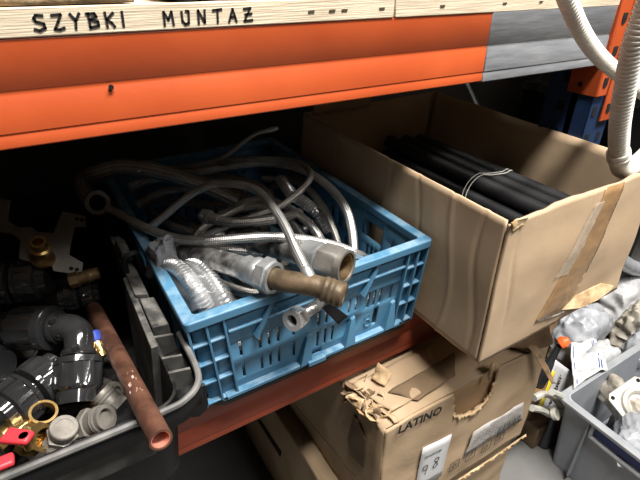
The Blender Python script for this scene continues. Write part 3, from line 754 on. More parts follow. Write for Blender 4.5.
mb.build('pale_scuffs', 'scuff', t)

# compression fittings -----------------------------------------------------
def comp_nut(parent, p, d, r, ln):
    d = V(d).normalized()
    MB().lathe([(0, r*.80), (.002, r), (ln*.16, r*1.02), (ln*.18, r*.93), (ln*.62, r*.93), (ln*.68, r*.98), (ln*.74, r*.82), (ln, r*.77), (ln, r*.6), (ln*.5, r*.58), (ln*.45, r*.05)],
               p, d, 40, ribs={3: r*.085, 4: r*.085}).build('union_nut', 'fit', parent)
def elbow(label, corner, d1, d2, r, l1, l2, body=.62):
    t = thing('elbow_fitting', corner, label, 'pipe fitting', 'black compression fittings')
    c = V(corner); d1 = V(d1).normalized(); d2 = V(d2).normalized()
    pts = [c+d1*(r*1.5)]
    for k in range(9):
        a = k/8; pts.append(c+d1*(r*.75)*(1-a)**2+d2*(r*.75)*a*a)
    pts.append(c+d2*(r*1.5))
    MB().sweep(pts, r*body, 20).build('elbow_body', 'fit', t)
    for dd in (d1, d2):
        MB().lathe([(0, r*.70), (.004, r*.74), (.007, r*.70)], c+dd*(r*1.05), dd, 24).build('collar', 'fit', t)
    comp_nut(t, c+d1*(r*1.35), d1, r, l1); comp_nut(t, c+d2*(r*1.35), d2, r, l2)
    for dd, s in ((d1, .8), (d2, .8)):
        q_ = c+dd*(r*1.22)+V((.0, -.3, .6)).normalized()*r*.80
        MB().box(q_-V((.004, .003, .003)), q_+V((.004, .003, .003))).build('lug', 'fit', t)
    return t
r1 = .0305
c = at(80, 327, z=.945)
a1 = at(2, 329, z=.925)-c; a2 = at(77, 404, z=.885)-c
elbow('black plastic elbow fitting with two ribbed union nuts beside the copper pipe', c, a1, a2, r1, a1.length-r1*1.35, a2.length-r1*1.35)
def coupler(label, p0, p1, r, name='coupler_fitting'):
    p0, p1 = V(p0), V(p1); d = (p1-p0).normalized(); ln = (p1-p0).length
    t = thing(name, p0, label, 'pipe fitting', 'black compression fittings')
    MB().lathe([(0, r*.62), (ln, r*.62)], p0, d, 24).build('coupler_body', 'fit', t)
    comp_nut(t, p0+d*ln*.52, d, r, ln*.48); comp_nut(t, p0+d*ln*.48, -d, r, ln*.48)
    return t
coupler('black plastic coupler fitting lying left of the elbow\'s lower nut', at(58, 368, z=.902), at(-2, 418, z=.902), .033)
coupler('black plastic coupler fitting partly cut by the photo\'s left edge', at(-38, 362, z=.90), at(4, 365, z=.91), .026)
coupler('large black coupler fitting in the dark back of the bin', at(-20, 285, z=.905), at(50, 278, z=.905), .036)
coupler('small dark coupler behind the elbow and the copper pipe', at(60, 300, z=.88), at(100, 292, z=.88), .022)
# red-handled ball valve ---------------------------------------------------
def brass_stub(parent, p, d, r, ln, m='brass', name='valve_body'):
    MB().lathe([(0, r*.7), (0, r), (ln*.25, r), (ln*.27, r*.82), (ln*.72, r*.82), (ln*.74, r*1.05), (ln, r*1.05), (ln, r*.68), (ln*.3, r*.62), (ln*.28, r*.05)], p, d, 30, smooth=False, hexes={0, 1, 2, 5, 6}).build(name, m, parent)
t = thing('ball_valve', at(36, 436, z=.90), 'brass ball valve with a red lever beside the bin\'s front wall', 'valve')
brass_stub(t, at(24, 432, z=.885), at(45, 438, z=.9)-at(24, 432, z=.885), .016, .045)
ra, rb_ = at(3, 433, z=.924), at(30, 436, z=.924)
dd = (rb_-ra); sd = V((0, 0, 1)).cross(dd).normalized()*.010
MB().prism([ra-sd, rb_-sd*.8, rb_+sd*.8, ra+sd], (0, 0, -.008)).build('lever', 'red', t, bevel=.003)
MB().lathe([(0, .005), (.022, .005)], rb_-dd.normalized()*.008-V((0, 0, .022)), (0, 0, 1), 12).build('stem', 'brass', t)
t = thing('ball_valve', at(6, 455, z=.89), 'brass fitting with a red lever at the photo\'s left edge in the bin', 'valve')
brass_stub(t, at(-4, 444, z=.875), V((.7, .4, .1)), .015, .04)
MB().box(at(-2, 462, z=.922)-V((.03, .008, .008)), at(-2, 462, z=.922)+V((.014, .008, .0))).build('lever', 'red', t, bevel=.003)
def small_fit(label, p, d, r, ln, m, name='pipe_fitting', ring=False):
    t = thing(name, p, label, 'pipe fitting', 'loose fittings in the black bin')
    d = V(d).normalized()
    if ring: MB().lathe([(0, r*.8), (0, r), (ln, r), (ln, r*.8)], p, d, 28, close=True, smooth=False).build('ring', m, t)
    else:
        MB().lathe([(0, r*.6), (0, r), (ln*.3, r), (ln*.32, r*.8), (ln, r*.8), (ln, r*.55), (ln*.2, r*.5), (ln*.2, r*.05)], p, d, 24, hexes={0, 1, 2}, smooth=False).build('fitting_body', m, t)
        MB().lathe([(0, r*.83), (.002, r*.88), (.004, r*.83), (.006, r*.88), (.008, r*.83)], V(p)+d*ln*.6, d, 20).build('thread', m, t)
    return t
small_fit('brass ring lying below the elbow\'s lower nut', at(43, 416, z=.895), (.3, -.3, 1), .016, .010, 'brass', ring=True, name='brass_ring')
small_fit('short brass fitting lying in front of the red lever', at(26, 452, z=.875), (.5, .3, .6), .014, .026, 'brass', name='brass_fitting')
small_fit('grey rounded fitting below the elbow, right of the brass valve', at(62, 436, z=.89), (.2, -.2, .6), .018, .022, 'greyfit')
small_fit('pale metal fitting under the elbow\'s lower nut', at(86, 425, z=.885), (.7, -.5, .5), .019, .035, 'greyfit')
small_fit('grey fitting lying against the copper pipe', at(118, 408, z=.88), (-.4, .5, .5), .018, .03, 'greyfit')
small_fit('grey fitting lying near the front rim, left of the copper pipe', at(52, 452, z=.875), (.8, .3, .3), .017, .03, 'greyfit')
t = small_fit('brass fitting with a blue cap beside the copper pipe', at(105, 356, z=.905), (-.2, .6, .5), .011, .022, 'brass', name='brass_fitting')
MB().lathe([(0, .010), (.002, .0115), (.014, .0115), (.016, .009)], V(t.location)+V((-.2, .6, .5)).normalized()*.022, (-.2, .6, .5), 16).build('blue_cap', 'bluecap', t)
small_fit('dull brass fitting in the dark behind the elbow', at(70, 281, z=.92), (.9, -.15, .1), .013, .045, 'brassdull', name='brass_fitting')
rnd = random.Random(3); k = 0
words_ = ['under the black fittings', 'in the shade of the bin']
for i in range(7):
    for j in range(5):
        x = -.30+i*.046+rnd.uniform(-.006, .006); y = .452+j*.075+rnd.uniform(-.01, .01)
        if x > .0: continue
        m_ = rnd.choice(['brass', 'greyfit', 'steel', 'brassdull'])
        small_fit('small loose fitting at the bottom of the black bin', V((x, y, .822)), V((rnd.uniform(-1, 1), rnd.uniform(-1, 1), .25)), .016, .032, m_)
# zinc wall plate with brass elbow
t = thing('mounting_plate', at(40, 246, z=.95), 'notched zinc mounting plate with a brass outlet in the back of the bin', 'mounting plate')
P0 = at(41, 246, z=.958); n_ = V((.05, -.62, .78)).normalized(); X = V((1, 0, .05)); X = (X-n_*X.dot(n_)).normalized(); Y = n_.cross(X)
def onpl(zx, zy):
    px_, py_ = zx/3.2, 180+zy/3.2
    d_ = (FW+RT*((px_-320)/FPX)-UP*((py_-240)/FPX)); s_ = (P0-CAM).dot(n_)/d_.dot(n_); return CAM+d_*s_
poly = [(-90, 45), (35, 65), (25, 130), (60, 152), (100, 150), (120, 165), (170, 170), (200, 100), (272, 115), (275, 150), (240, 150), (228, 200), (222, 240), (266, 265), (260, 305), (170, 290), (165, 270), (110, 265), (60, 250), (65, 190), (40, 172), (-90, 150)]
mb = MB().prism([onpl(*p) for p in poly], -n_*.002).build('plate', 'plate', t)
h = MB()
for zx, zy in ((246, 125), (262, 128), (228, 283), (246, 287)):
    h.lathe([(0, .0035), (.0006, .0035)], onpl(zx, zy), n_, 12)
h.build('screw_hole', 'hole', mb)
pb = onpl(140, 255)
MB().lathe([(0, .018), (.006, .018), (.010, .014), (.024, .012), (.030, .016), (.036, .016), (.038, .012), (.052, .0115), (.052, .008), (.03, .007), (.03, .0005)], pb, (n_+V((0, .1, .25))).normalized(), 24, smooth=False).build('brass_outlet', 'brass', t)

# ================================================================== open cardboard box with black tubes
cb = thing('cardboard_box', (.88, .80, .80), 'large open cardboard box of black tubes overhanging the shelf', 'cardboard box')
TL, TR, BR, BL = V((.513, .357, 1.070)), V((.902, .364, 1.069)), V((.888, .354, .818)), V((.510, .354, .812))
def frontfn(u, v):
    p = bil((TL, TR, BR, BL), u, v)
    edge = min(u, 1-u)*4; edge = min(1, edge)
    p.y += .0018*math.exp(-((u-.07-.03*v+.01*math.sin(v*7))/.010)**2)*math.sin(PI*v)-.0012*math.exp(-((u-.5)/.004)**2)
    p = p + V((0, -1, 0))*(.006*math.sin(PI*u)*math.sin(PI*v)) + V((0, 1, 0))*.003*nz3(p, 14, 2)
    if v == 0: p.z += .004*nz3(p, 30, 5) - .004*(math.exp(-((u-.02)/.02)**2))
    return p
MB().grid(frontfn, 120, 36).build('front_wall', 'card', cb, solid=.005)
def leftfn(u, v):
    p = bil((TL+V((0, .004, 0)), V((.533, .96, 1.068)), V((.514, .96, .800)), BL+V((0, .004, 0))), u, v)
    cre = sum(a_*math.exp(-((u-c_-.02*math.sin(v*5+c_*9))/.007)**2) for c_, a_ in ((.05, .0022), (.15, -.0018), (.30, .0016), (.46, -.002), (.72, .002)))
    return p + V((1, 0, 0))*(.0025*nz3(p, 10, 4)+cre) + V((0, 0, 1))*(.004*nz3(p, 25, 6) if v == 1 and u < .1 else 0)
MB().grid(leftfn, 160, 24).build('left_wall', 'card', cb, solid=.004)
RB0, RB1 = V((.938, .96, 1.066)), V((.905, .96, .800))
rq = [TR+V((0, .004, 0)), RB0, RB1, BR+V((0, .004, 0))]
sheet(rq, 40, 14, .005, 8, 6).build('right_wall', 'card', cb, solid=.004)
sheet([V((.533, .96, 1.068)), RB0, RB1, V((.512, .96, .800))], 20, 10, .004, 9, 8).build('back_wall', 'card', cb, solid=.004)
MB().grid(lambda u, v: V((.512+u*.376, .362+v*.594, .817-.012*v)), 4, 4).build('base', 'card', cb, solid=.004)
sheet([V((.56, .955, 1.13)), V((.72, .955, 1.12)), V((.72, .957, 1.06)), V((.555, .957, 1.06))], 14, 6, .006, 12, 2).build('back_flap', 'card', cb, solid=.004)
# curled paper at the front corner
sheet([TL+V((-.004, -.004, .002)), TL+V((.03, -.006, .003)), TL+V((.026, -.008, -.010)), TL+V((.006, -.006, -.016))], 12, 8, .007, 70, 9).build('curled_edge', 'card_torn', cb, solid=.002)
# brown packing tape down the front
def onfront(px_, py_, off=-.0035):
    # point of the front wall seen at a pixel
    best = None
    y = .36
    for _ in range(4):
        p = at(px_, py_, y=y); v = (TL.z-p.z)/(TL.z-BL.z); v = max(0, min(1, v))
        l, r_ = TL.lerp(BL, v), TR.lerp(BR, v); u = (p.x-l.x)/(r_.x-l.x); u = max(0, min(1, u))
        y = frontfn(u, v).y
    return u, v
ta, tb, tc_, td = onfront(603, 192), onfront(622, 185), onfront(563, 312), onfront(533, 322)
def tapefn(u, v):
    a = (ta[0]+(tb[0]-ta[0])*u, ta[1]+(tb[1]-ta[1])*u); b = (td[0]+(tc_[0]-td[0])*u, td[1]+(tc_[1]-td[1])*u)
    uu, vv = a[0]+(b[0]-a[0])*v, a[1]+(b[1]-a[1])*v
    if v == 0: vv = .0
    p = frontfn(max(0, min(1, uu)), max(0, min(1, vv)))
    return p+V((0, -.0035-.0012*abs(nz3(p, 60, 3)), 0))
tpo = MB().grid(tapefn, 10, 40).build('packing_tape', 'pack', cb, solid=.0006); tpo['label'] = 'shiny brown packing tape down the box front'
def tape2(u, v):
    p = tapefn(-.28+.45*u, .06+.55*v); return p+V((0, -.0012, 0))
MB().grid(tape2, 8, 26).build('clear_tape', 'cleartape', cb, solid=.0004)
# pale torn flap along the bottom right
ff = [at(p_, q_, y=.349-.012*w_) for p_, q_, w_ in ((562, 310, .2), (567, 299, 0), (602, 284, 0), (614, 286, .2), (609, 292, .6), (598, 300, .9), (581, 308, 1))]
MB().prism(ff, (0, .003, 0)).build('torn_flap', 'card_torn', cb)

# black corrugated tubes -------------------------------------------------
pad = MB().box((.522, .40, .822), (.880, .93, .842)).build('cardboard_insert', 'card_dark')
tag(pad, 'folded cardboard insert under the black tubes', 'insert')
TR_ = .0160; LN = .50
path = [V((0, 0, 0)).lerp(V((0, LN, 0)), k/400) for k in range(401)]
rad = [TR_*(1. if (k % 4) in (0, 1) else .91) for k in range(401)]
proto = thing('corrugated_tube', (0, 0, 0), 'black corrugated tube lying loose in the open cardboard box', 'tube', 'black tubes in the box')
MB().sweep(path, rad, 14, cap=False).sweep([path[0]+V((0, .012*k, 0)) for k in range(3)], [TR_*.85, TR_*.84, TR_*.01], 14, cap=False).build('tube_wall', 'tube', proto)
spots = []
for L0, (n_, xo) in enumerate(((10, .5395), (9, .557), (10, .5395))):
    for k in range(n_):
        spots.append((xo+k*.0352, .376+.005*((k*7+L0) % 4), .8585+L0*.0305, 0))
first = True
for x, y, z, r in spots:
    if first: proto.location = (x, y, z); first = False; o = proto
    else: o = copy_thing(proto, (x, y, z), (0, 0, 0))
    if z > .91: o['label'] = 'black corrugated tube in the loose top layer of the cardboard box'; o['group'] = 'top layer of black tubes'
bund = [(.728, .392, .9495), (.7635, .380, .9498), (.799, .378, .9496), (.8345, .372, .9498), (.746, .405, .9780), (.782, .388, .9782), (.818, .376, .9780)]
for x, y, z in bund:
    o = copy_thing(proto, (x, y, z), (.0, 0, 0), 'black corrugated tube in the bundle tied with white string'); o['group'] = 'tied black tubes'
st = MB()
for yy in (.600, .609):
    loop = []
    for a, (x, z) in enumerate([(.708, .940), (.711, .957), (.726, .980), (.746, .9945), (.764, .9942), (.782, .9947), (.800, .9942), (.820, .9945), (.838, .981), (.853, .960), (.862, .943)]):
        loop.append((x, yy+.010*math.sin(a*.8), z+.0012))
    st.sweep(curve(loop, .004), .0009, 6)
o = st.build('string', 'string'); tag(o, 'white string tied round the bundle of black tubes', 'string')

# ================================================================== white conduit hoses
def conduit(label, pts, r, cuff=None):
    path = curve(pts, .0016)
    t = thing('conduit_hose', path[0], label, 'hose', 'white corrugated hoses')
    rad = [r*(1. if (i % 4) in (0, 1) else .85) for i in range(len(path))]
    MB().sweep(path, rad, 22).build('hose_body', 'conduit', t)
    return t, path
conduit('white corrugated hose slanting down across the grey tape', [at(a, b, y=c) for a, b, c in ((545, -60, .42), (560, -20, .435), (569, 4, .44), (579, 27, .445), (592, 48, .45), (607, 64, .455), (623, 77, .46), (642, 92, .46), (680, 118, .46))], .0125)
t, path = conduit('white corrugated hose hanging down into the open cardboard box, with a smooth elbow', [at(a, b, y=c) for a, b, c in ((672, -50, .34), (650, 0, .355), (635, 42, .362), (626, 84, .37), (620, 122, .378), (618.5, 152, .384))], .0150)
pe = [at(a, b, y=c) for a, b, c in ((618.5, 152, .384), (619, 160, .384), (621, 168.5, .384), (629, 169, .384), (643, 158, .384), (665, 136, .384))]
MB().sweep(curve(pe, .004), .0150, 22).build('smooth_elbow', 'conduit', t)
d = (pe[1]-pe[0]).normalized()
MB().lathe([(0, .0158), (0, .0172), (.005, .0178), (.006, .0165), (.011, .0165), (.012, .0177), (.017, .0177), (.020, .0155)], pe[0]-d*.002, d, 26).build('cuff', 'conduit', t)

# ================================================================== lower cartons
CYF = .402
low = thing('cardboard_box', (.57, .7, 0), 'plain cardboard box standing on the floor under the torn carton', 'cardboard box')
LX0, LX1 = .335, .805
def carton(t, x0, x1, y0, y1, z0, z1, m, hole=None, amp=.004, bot=True):
    f = sheet([(x0, y0, z1), (x1, y0, z1), (x1, y0, z0), (x0, y0, z0)], 72, 48, amp, 14, 3, hole).build('front_wall', m, t, solid=.004)
    sheet([(x0, y1, z1), (x0, y0, z1), (x0, y0, z0), (x0, y1, z0)], 30, 20, amp, 9, 5).build('left_wall', m, t, solid=.004)
    sheet([(x1, y0, z1), (x1, y1, z1), (x1, y1, z0), (x1, y0, z0)], 30, 20, amp, 9, 7).build('right_wall', m, t, solid=.004)
    sheet([(x1, y1, z1), (x0, y1, z1), (x0, y1, z0), (x1, y1, z0)], 8, 8, 0).build('back_wall', m, t, solid=.004)
    sheet([(x0, y1, z1-.001), (x1, y1, z1-.001), (x1, y0+.003, z1-.001), (x0, y0+.003, z1-.001)], 24, 24, .003, 9, 9).build('top_flap', m, t, solid=.004)
    return f
carton(low, LX0, LX1-.01, CYF+.012, 1.05, .004, .374, 'card2')
sl = MB().prism([at(257, 420, x=LX0-.004), at(260, 420, x=LX0-.004), at(281, 452, x=LX0-.004), at(280, 457, x=LX0-.004)], (.003, 0, 0)).build('hand_slot', 'hole', low)
top = thing('cardboard_box', (.57, .7, .38), 'torn cardboard carton marked LATINO with a 98 label, under the open box', 'cardboard box')
LZ0, LZ1 = .382, .686
holepx = [(452, 378), (456, 372), (488, 356), (499, 366), (494, 382), (490, 393), (484, 402), (473, 411), (462, 415), (454, 416)]
hp = [(at(a, b, y=CYF).x, at(a, b, y=CYF).z) for a, b in holepx]
hu = [((x-.37)/(LX1-.37), (LZ1-z)/(LZ1-LZ0)) for x, z in hp]
def hole_fn(u, v):
    w = .006*noise.noise(V((u*60, v*60, 2)))
    return inpoly(u+w, v+w, hu)
carton(top, .37, LX1, CYF, 1.05, LZ0, LZ1, 'card2', hole_fn, .004)
# liner behind the torn window, and its ragged corrugated edge
sheet([(.42, CYF+.009, LZ1-.006), (.72, CYF+.009, LZ1-.006), (.72, CYF+.010, LZ0+.12), (.42, CYF+.010, LZ0+.12)], 10, 8, .001, 15, 2).build('inner_liner', 'card_in', top, solid=.003)
def ragged(name, pts, w, m, seed, off=-.003, amp=.006):
    """a torn strip following points on the front"""
    P = curve(pts, .005); rr = random.Random(seed)
    mb = MB(); va = []
    for i, p in enumerate(P):
        k = w*(.6+.9*rr.random())
        va.append((p+V((0, off, 0)), p+V((rr.uniform(-.3, .3)*w, off-rr.random()*amp, -k)), ))
    for a, b in zip(va, va[1:]): mb.quad(a[0], b[0], b[1], a[1])
    return mb.build(name, m, top, solid=.0015)
fy = lambda *l: [at(a, b, y=CYF) for a, b in l]
ragged('torn_edge', fy((452, 414), (462, 414), (472, 410), (482, 402), (488, 393), (492, 384)), .008, 'card_torn', 1)
ragged('torn_edge', fy((484, 378), (488, 370), (490, 362), (497, 360)), .018, 'card_torn', 3)
# crushed corner: many curled shards
rr = random.Random(11)
for k in range(44):
    px_ = rr.uniform(347, 390); py_ = 386+(px_-349)*.62+rr.uniform(-13, 13)
    c_ = at(px_, py_, z=LZ1-rr.uniform(-.008, .026)); s_ = rr.uniform(.010, .026)
    R_ = Euler((rr.uniform(-1.2, 1.2), rr.uniform(-1.2, 1.2), rr.uniform(0, 6))).to_matrix()
    q_ = [c_+R_@V(p) for p in ((-s_, -s_*.45, 0), (s_, -s_*.5, 0), (s_*.8, s_*.5, .0), (-s_*.7, s_*.4, 0))]
    sheet(q_, 8, 5, .016, 60, k).build('torn_shard', rr.choice(['card_torn', 'card2', 'card_torn', 'card_dark']), top, solid=.0015)
q_ = pathpx((372, 378, .70), (379, 362, .728), (392, 374, .712), (386, 386, .70))
sheet(q_, 8, 8, .012, 50, 4).build('torn_curl', 'card_torn', top, solid=.0015)
q_ = pathpx((352, 384, .695), (430, 345, .695), (440, 382, .693), (392, 412, .692))
sheet(q_, 16, 12, .006, 30, 4).build('loose_flap', 'card2', top, solid=.002)
q_ = pathpx((388, 392, .6975), (455, 352, .697), (455, 376, .695), (418, 400, .695))
sheet(q_, 16, 10, .006, 34, 8).build('loose_flap', 'card_dark', top, solid=.002)
for k in range(16):
    px_ = rr.uniform(352, 392); py_ = 392+(px_-352)*.75+rr.uniform(-10, 12)
    c_ = at(px_, py_, z=LZ1+rr.uniform(-.02, .010)); l_ = rr.uniform(.018, .034); w_ = rr.uniform(.003, .007)
    an = rr.uniform(.2, 1.4); dx = V((math.cos(an), -math.sin(an), rr.uniform(-.5, .2))).normalized(); dy = dx.cross(V((.2, .3, 1))).normalized()
    sheet([c_-dx*l_-dy*w_, c_+dx*l_-dy*w_*1.4, c_+dx*l_*.9+dy*w_, c_-dx*l_*.8+dy*w_], 12, 3, .012, 45, k+60).build('torn_strip', ('card_dark', 'card_torn', 'card2', 'card_in')[k % 4], top, solid=.0015)
# dark hole torn in the left side
lx = .366
mb = MB().prism([at(a, b, x=lx) for a, b in ((354, 415), (348, 437), (350, 455), (364, 468), (366, 440), (360, 425))], (-.001, 0, 0)).build('torn_hole', 'card_dark', top)
mb = MB()
dots = [at(295, 405, x=lx-.001), at(318, 432, x=lx-.001), at(338, 455, x=lx-.001), at(345, 466, x=lx-.001), at(356, 476, x=lx-.001)]
for i, (a, b) in enumerate(zip(*(lambda c: (c, c[1:]))(curve(dots, .0035)))):
    if i % 2 == 0:
        n = V((0, 0, 1)); w = V((0, .0006, .0006)); mb.hexa([a-w, b-w, b+w, a+w], [p+V((-.0008, 0, 0)) for p in (a-w, b-w, b+w, a+w)])
mb.build('perforation', 'ink', top)
# printing on the front
yf = CYF-.0065
a, b = at(397, 434, y=yf), at(450, 408, y=yf)
X = (b-a).normalized(); Y = (V((0, 0, 1))-X*X.z).normalized()
text('LATINO', 'ink', top, a+V((0, -.001, 0)), X, Y, .0285, 'printed_name', .0011)
la, lb, lc_, ld = (at(*p, y=yf) for p in ((423, 448), (452, 434), (441, 476), (414, 492)))
lab = sheet([la, lb, lc_, ld], 4, 6, .001, 30, 1).build('label', 'white', top, solid=.0008); lab['label'] = 'white sticker with 98 written on it'
ex = (lb-la); ey = (ld-la)
text('TROOSTWIJK', 'ink', top, la+ex*.10+ey*.26+V((0, -.0018, 0)), ex, -ey, .0078, 'label_print', .0002)
W9 = [[(.55, .62), (.35, .5), (.12, .62), (.15, .9), (.42, 1), (.58, .85), (.55, .5), (.45, 0)]]
W8 = [[(.5, .95), (.2, 1.0), (.08, .78), (.4, .52), (.5, .2), (.25, 0), (.05, .15), (.15, .42), (.5, .7), (.5, .95)]]
exn, eyn = ex.normalized(), -ey.normalized()
mb = strokes(W9, la+ex*.10+ey*.66+V((0, -.0014, 0)), exn*.027, eyn*.030, .0015, (0, -1, 0))
strokes(W8, la+ex*.50+ey*.62+V((0, -.0014, 0)), exn*.027, eyn*.032, .0015, (0, -1, 0), mb)
mb.build('handwritten_number', 'ink', top)
fa = [at(*p, y=yf) for p in ((474, 432), (524, 402), (521, 420), (464, 456))]
fo = sheet(fa, 10, 6, .003, 40, 2).build('print_sheet', 'film', top, solid=.0008)
mb = MB()
for k in range(8):
    u = .05+k*.03
    for r_ in range(5):
        v = .12+r_*.16; l_ = .35+.1*((k*r_) % 3)
    pass
for r_ in range(6):
    v = .12+r_*.13
    for k in range(7):
        u0, u1 = .05+k*.065, .05+k*.065+.045*((k*7+r_*3) % 5+1)/5
        a_, b_ = bil(fa, u0, v), bil(fa, u1, v); w = V((0, 0, .0008)); o_ = V((0, -.004, 0))
        mb.quad(a_-w+o_, b_-w+o_, b_+w+o_, a_+w+o_)
for k in range(14):
    u0 = .52+k*.032; a_, b_, c_, d_ = bil(fa, u0, .5), bil(fa, u0+.012+.008*(k % 3 == 0), .5), bil(fa, u0+.012+.008*(k % 3 == 0), .93), bil(fa, u0, .93)
    o_ = V((0, -.004, 0)); mb.quad(a_+o_, b_+o_, c_+o_, d_+o_)
mb.build('small_print', 'ink', top)
mb = MB()
for (px_, py_) in ((454, 465), (470, 455), (486, 446), (499, 438)):
    c_ = at(px_, py_, y=yf); s_ = .0135
    cs = [c_+V((a_*s_, 0, b_*s_)) for a_, b_ in ((-1, -1), (1, -1), (1, 1), (-1, 1), (-1, -1))]
    strokes([[(-1, -1), (1, -1), (1, 1), (-1, 1), (-1, -1)], [(-.5, -.4), (0, .5), (.5, -.4), (-.5, -.4)] if px_ != 470 else [(-.5, -.4), (.5, .4)]], c_+V((0, -.001, 0)), (s_, 0, 0), (0, 0, s_), .0014, (0, -1, 0), mb)
mb.build('carton_symbols', 'ink', top)
ragged('torn_edge', fy((452, 482), (470, 470), (492, 456), (512, 442), (525, 433)), .006, 'card_torn', 8)
# hanging tape tail at the right corner
q_ = [at(528, 345, y=CYF-.01), at(537, 345, y=CYF-.012), at(556, 384, y=CYF-.03), at(551, 383, y=CYF-.03)]
sheet(q_, 6, 14, .006, 40, 3).build('tape_tail', 'pack', top, solid=.001)
q_ = pathpx((500, 345, .700), (548, 322, .700), (552, 345, .694), (528, 352, .692))
sheet(q_, 10, 8, .010, 40, 6).build('torn_corner', 'card_dark', top, solid=.002)

# ================================================================== right: tote, bags, packets
TX0, TX1, TY0, TY1, TZ = 1.098, 1.66, .04, .462, .285
to = thing('storage_tote', (1.36, .27, 0), 'grey plastic tote on the floor at the right, holding bags and cast fittings', 'tote')
mb = MB()
def rq_(i, z, r=.02): return rrect(TX0+i, TX1-i, TY0+i, TY1-i, r, z)
stack = [rq_(.02, .002), rq_(.004, TZ-.03), rq_(.004, TZ), rq_(.008, TZ), rq_(.024, .006)]
rg = [[mb.bm.verts.new(p) for p in q_] for q_ in stack]
n = len(stack[0])
for i in range(len(stack)-1):
    for k in range(n): mb.bm.faces.new([rg[i][k], rg[i][(k+1) % n], rg[i+1][(k+1) % n], rg[i+1][k]])
mb.bm.faces.new(rg[0]); mb.bm.faces.new(rg[-1])
mb.build('tote_body', 'tote', to)
mb = MB(); A, B = rq_(-.014, TZ, .024), rq_(.006, TZ, .016)
A2, B2 = [V((p.x, p.y, TZ-.012)) for p in A], [V((p.x, p.y, TZ-.006)) for p in B]
rg = [[mb.bm.verts.new(p) for p in q_] for q_ in (A, B, B2, A2)]
for i in range(4):
    for k in range(n): mb.bm.faces.new([rg[i][k], rg[i][(k+1) % n], rg[(i+1) % 4][(k+1) % n], rg[(i+1) % 4][k]])
mb.build('rim', 'toterim', to, bevel=.002)
hd = MB(); y0, y1 = .215, .36
hl = [V((TX0-.004, y, z)) for y, z in ((y1, TZ-.012), (y1, TZ-.05), (y1-.012, TZ-.06), (y0+.012, TZ-.06), (y0, TZ-.05), (y0, TZ-.012))]
hd.sweep(curve(hl, .005), .006, 8).build('handle', 'toterim', to)
MB().box((TX0-.0005, y0+.006, TZ-.05), (TX0+.002, y1-.006, TZ-.016)).build('handle_slot', 'navy', to)
MB().box((TX0-.006, .37, .03), (TX0+.012, .374, TZ-.012)).build('rib', 'tote', to)
def bag(name, label, cat, px_, py_, z, r, m, seed, rot=(0, 0, 0), amp=.25, flat=.8, e=.55, group=None, y=None):
    c_ = at(px_, py_, z=z) if y is None else at(px_, py_, y=y)
    o_ = pillow(c_, r, rot, seed, amp, flat=flat, e=e).build(name, m)
    return tag(o_, label, cat, group)
# contents of the tote
bag('plastic_bag', 'cream bag lying along the tote\'s inner side behind the cast flange', 'bag', 619, 400, .225, (.022, .075, .05), 'bagc', 21, (0, .2, -.45), .25)
t = thing('flange_fitting', at(636, 404, z=.255), 'pale cast metal flange with bolt holes in the tote', 'fitting')
fc = at(638, 404, z=.262); fn_ = V((-.35, -.45, .8)).normalized(); fx = V((.9, -.1, .3)); fx = (fx-fn_*fx.dot(fn_)).normalized(); fyv = fn_.cross(fx)
pl = [fc+fx*a_*.062+fyv*b_*.062 for a_, b_ in ((-1, -.8), (-.8, -1), (.8, -1), (1, -.8), (1, .8), (.8, 1), (-.8, 1), (-1, .8))]
MB().prism(pl, -fn_*.008).build('plate', 'cast', t, bevel=.002)
MB().lathe([(0, .048), (.010, .045), (.014, .036), (.010, .030), (.002, .026), (.002, .001)], fc, fn_, 32).build('hub', 'cast', t)
h = MB()
for a_, b_ in ((-.78, -.78), (.78, -.78), (.78, .78), (-.78, .78)): h.lathe([(0, .006), (.0006, .006)], fc+fx*a_*.062+fyv*b_*.062, fn_, 14)
h.build('bolt_hole', 'hole', t)
bag('plastic_bag', 'milky plastic bag in the tote in front of the flange', 'bag', 640, 438, .21, (.07, .06, .05), 'bagm', 22, (0, 0, .4), .2)
t = thing('label_packet', at(632, 456, z=.215), 'white packet with a navy stripe near the tote\'s front', 'packet')
q_ = pathpx((612, 446, .225), (660, 446, .225), (660, 474, .21), (618, 466, .215))
sheet(q_, 10, 8, .004, 30, 3).build('packet_body', 'white', t, solid=.004)
q2 = [bil(q_, .25, .5)+V((0, 0, .005)), bil(q_, 1, .5)+V((0, 0, .005)), bil(q_, 1, .85)+V((0, 0, .006)), bil(q_, .25, .85)+V((0, 0, .006))]
sheet(q2, 6, 4, .002, 30, 3).build('navy_stripe', 'navy', t, solid=.001)
d_ = pillow((1.36, .25, .085), (.19, .15, .075), (0, 0, .1), 23, .15, flat=.95).build('plastic_bag', 'darkbag'); tag(d_, 'dull crumpled bag at the bottom of the tote', 'bag')
# pile beyond the tote
t = thing('cardboard_box', (1.45, .80, 0), 'low flat dull carton under the pile of white bags behind the tote', 'cardboard box')
MB().box((1.10, .495, .003), (1.735, 1.3, .095)).build('carton_body', 'card_dark', t, bevel=.004)
MB().box((1.22, .493, .003), (1.28, 1.3, .0965)).build('tape_strip', 'pack', t)
bag('plastic_bag', 'white crumpled bag just behind the tote\'s back rim', 'bag', 594, 372, .19, (.10, .038, .10), 'bagw', 31, (0, 0, .05), .18, .95)
bag('plastic_bag', 'pale grey bag behind the tote\'s back rim at the right edge', 'bag', 640, 352, .20, (.085, .040, .10), 'bagm', 36, (0, 0, .05), .18, .95)
bag('plastic_bag', 'translucent milky bag below the open cardboard box', 'bag', 580, 336, .21, (.11, .065, .11), 'bagm', 32, (0, 0, .1), .18, .95)
bag('plastic_bag', 'cream knobbly bag of parts at the right edge', 'bag', 634, 330, .20, (.075, .05, .10), 'bagc', 33, (0, 0, .1), .3, .95)
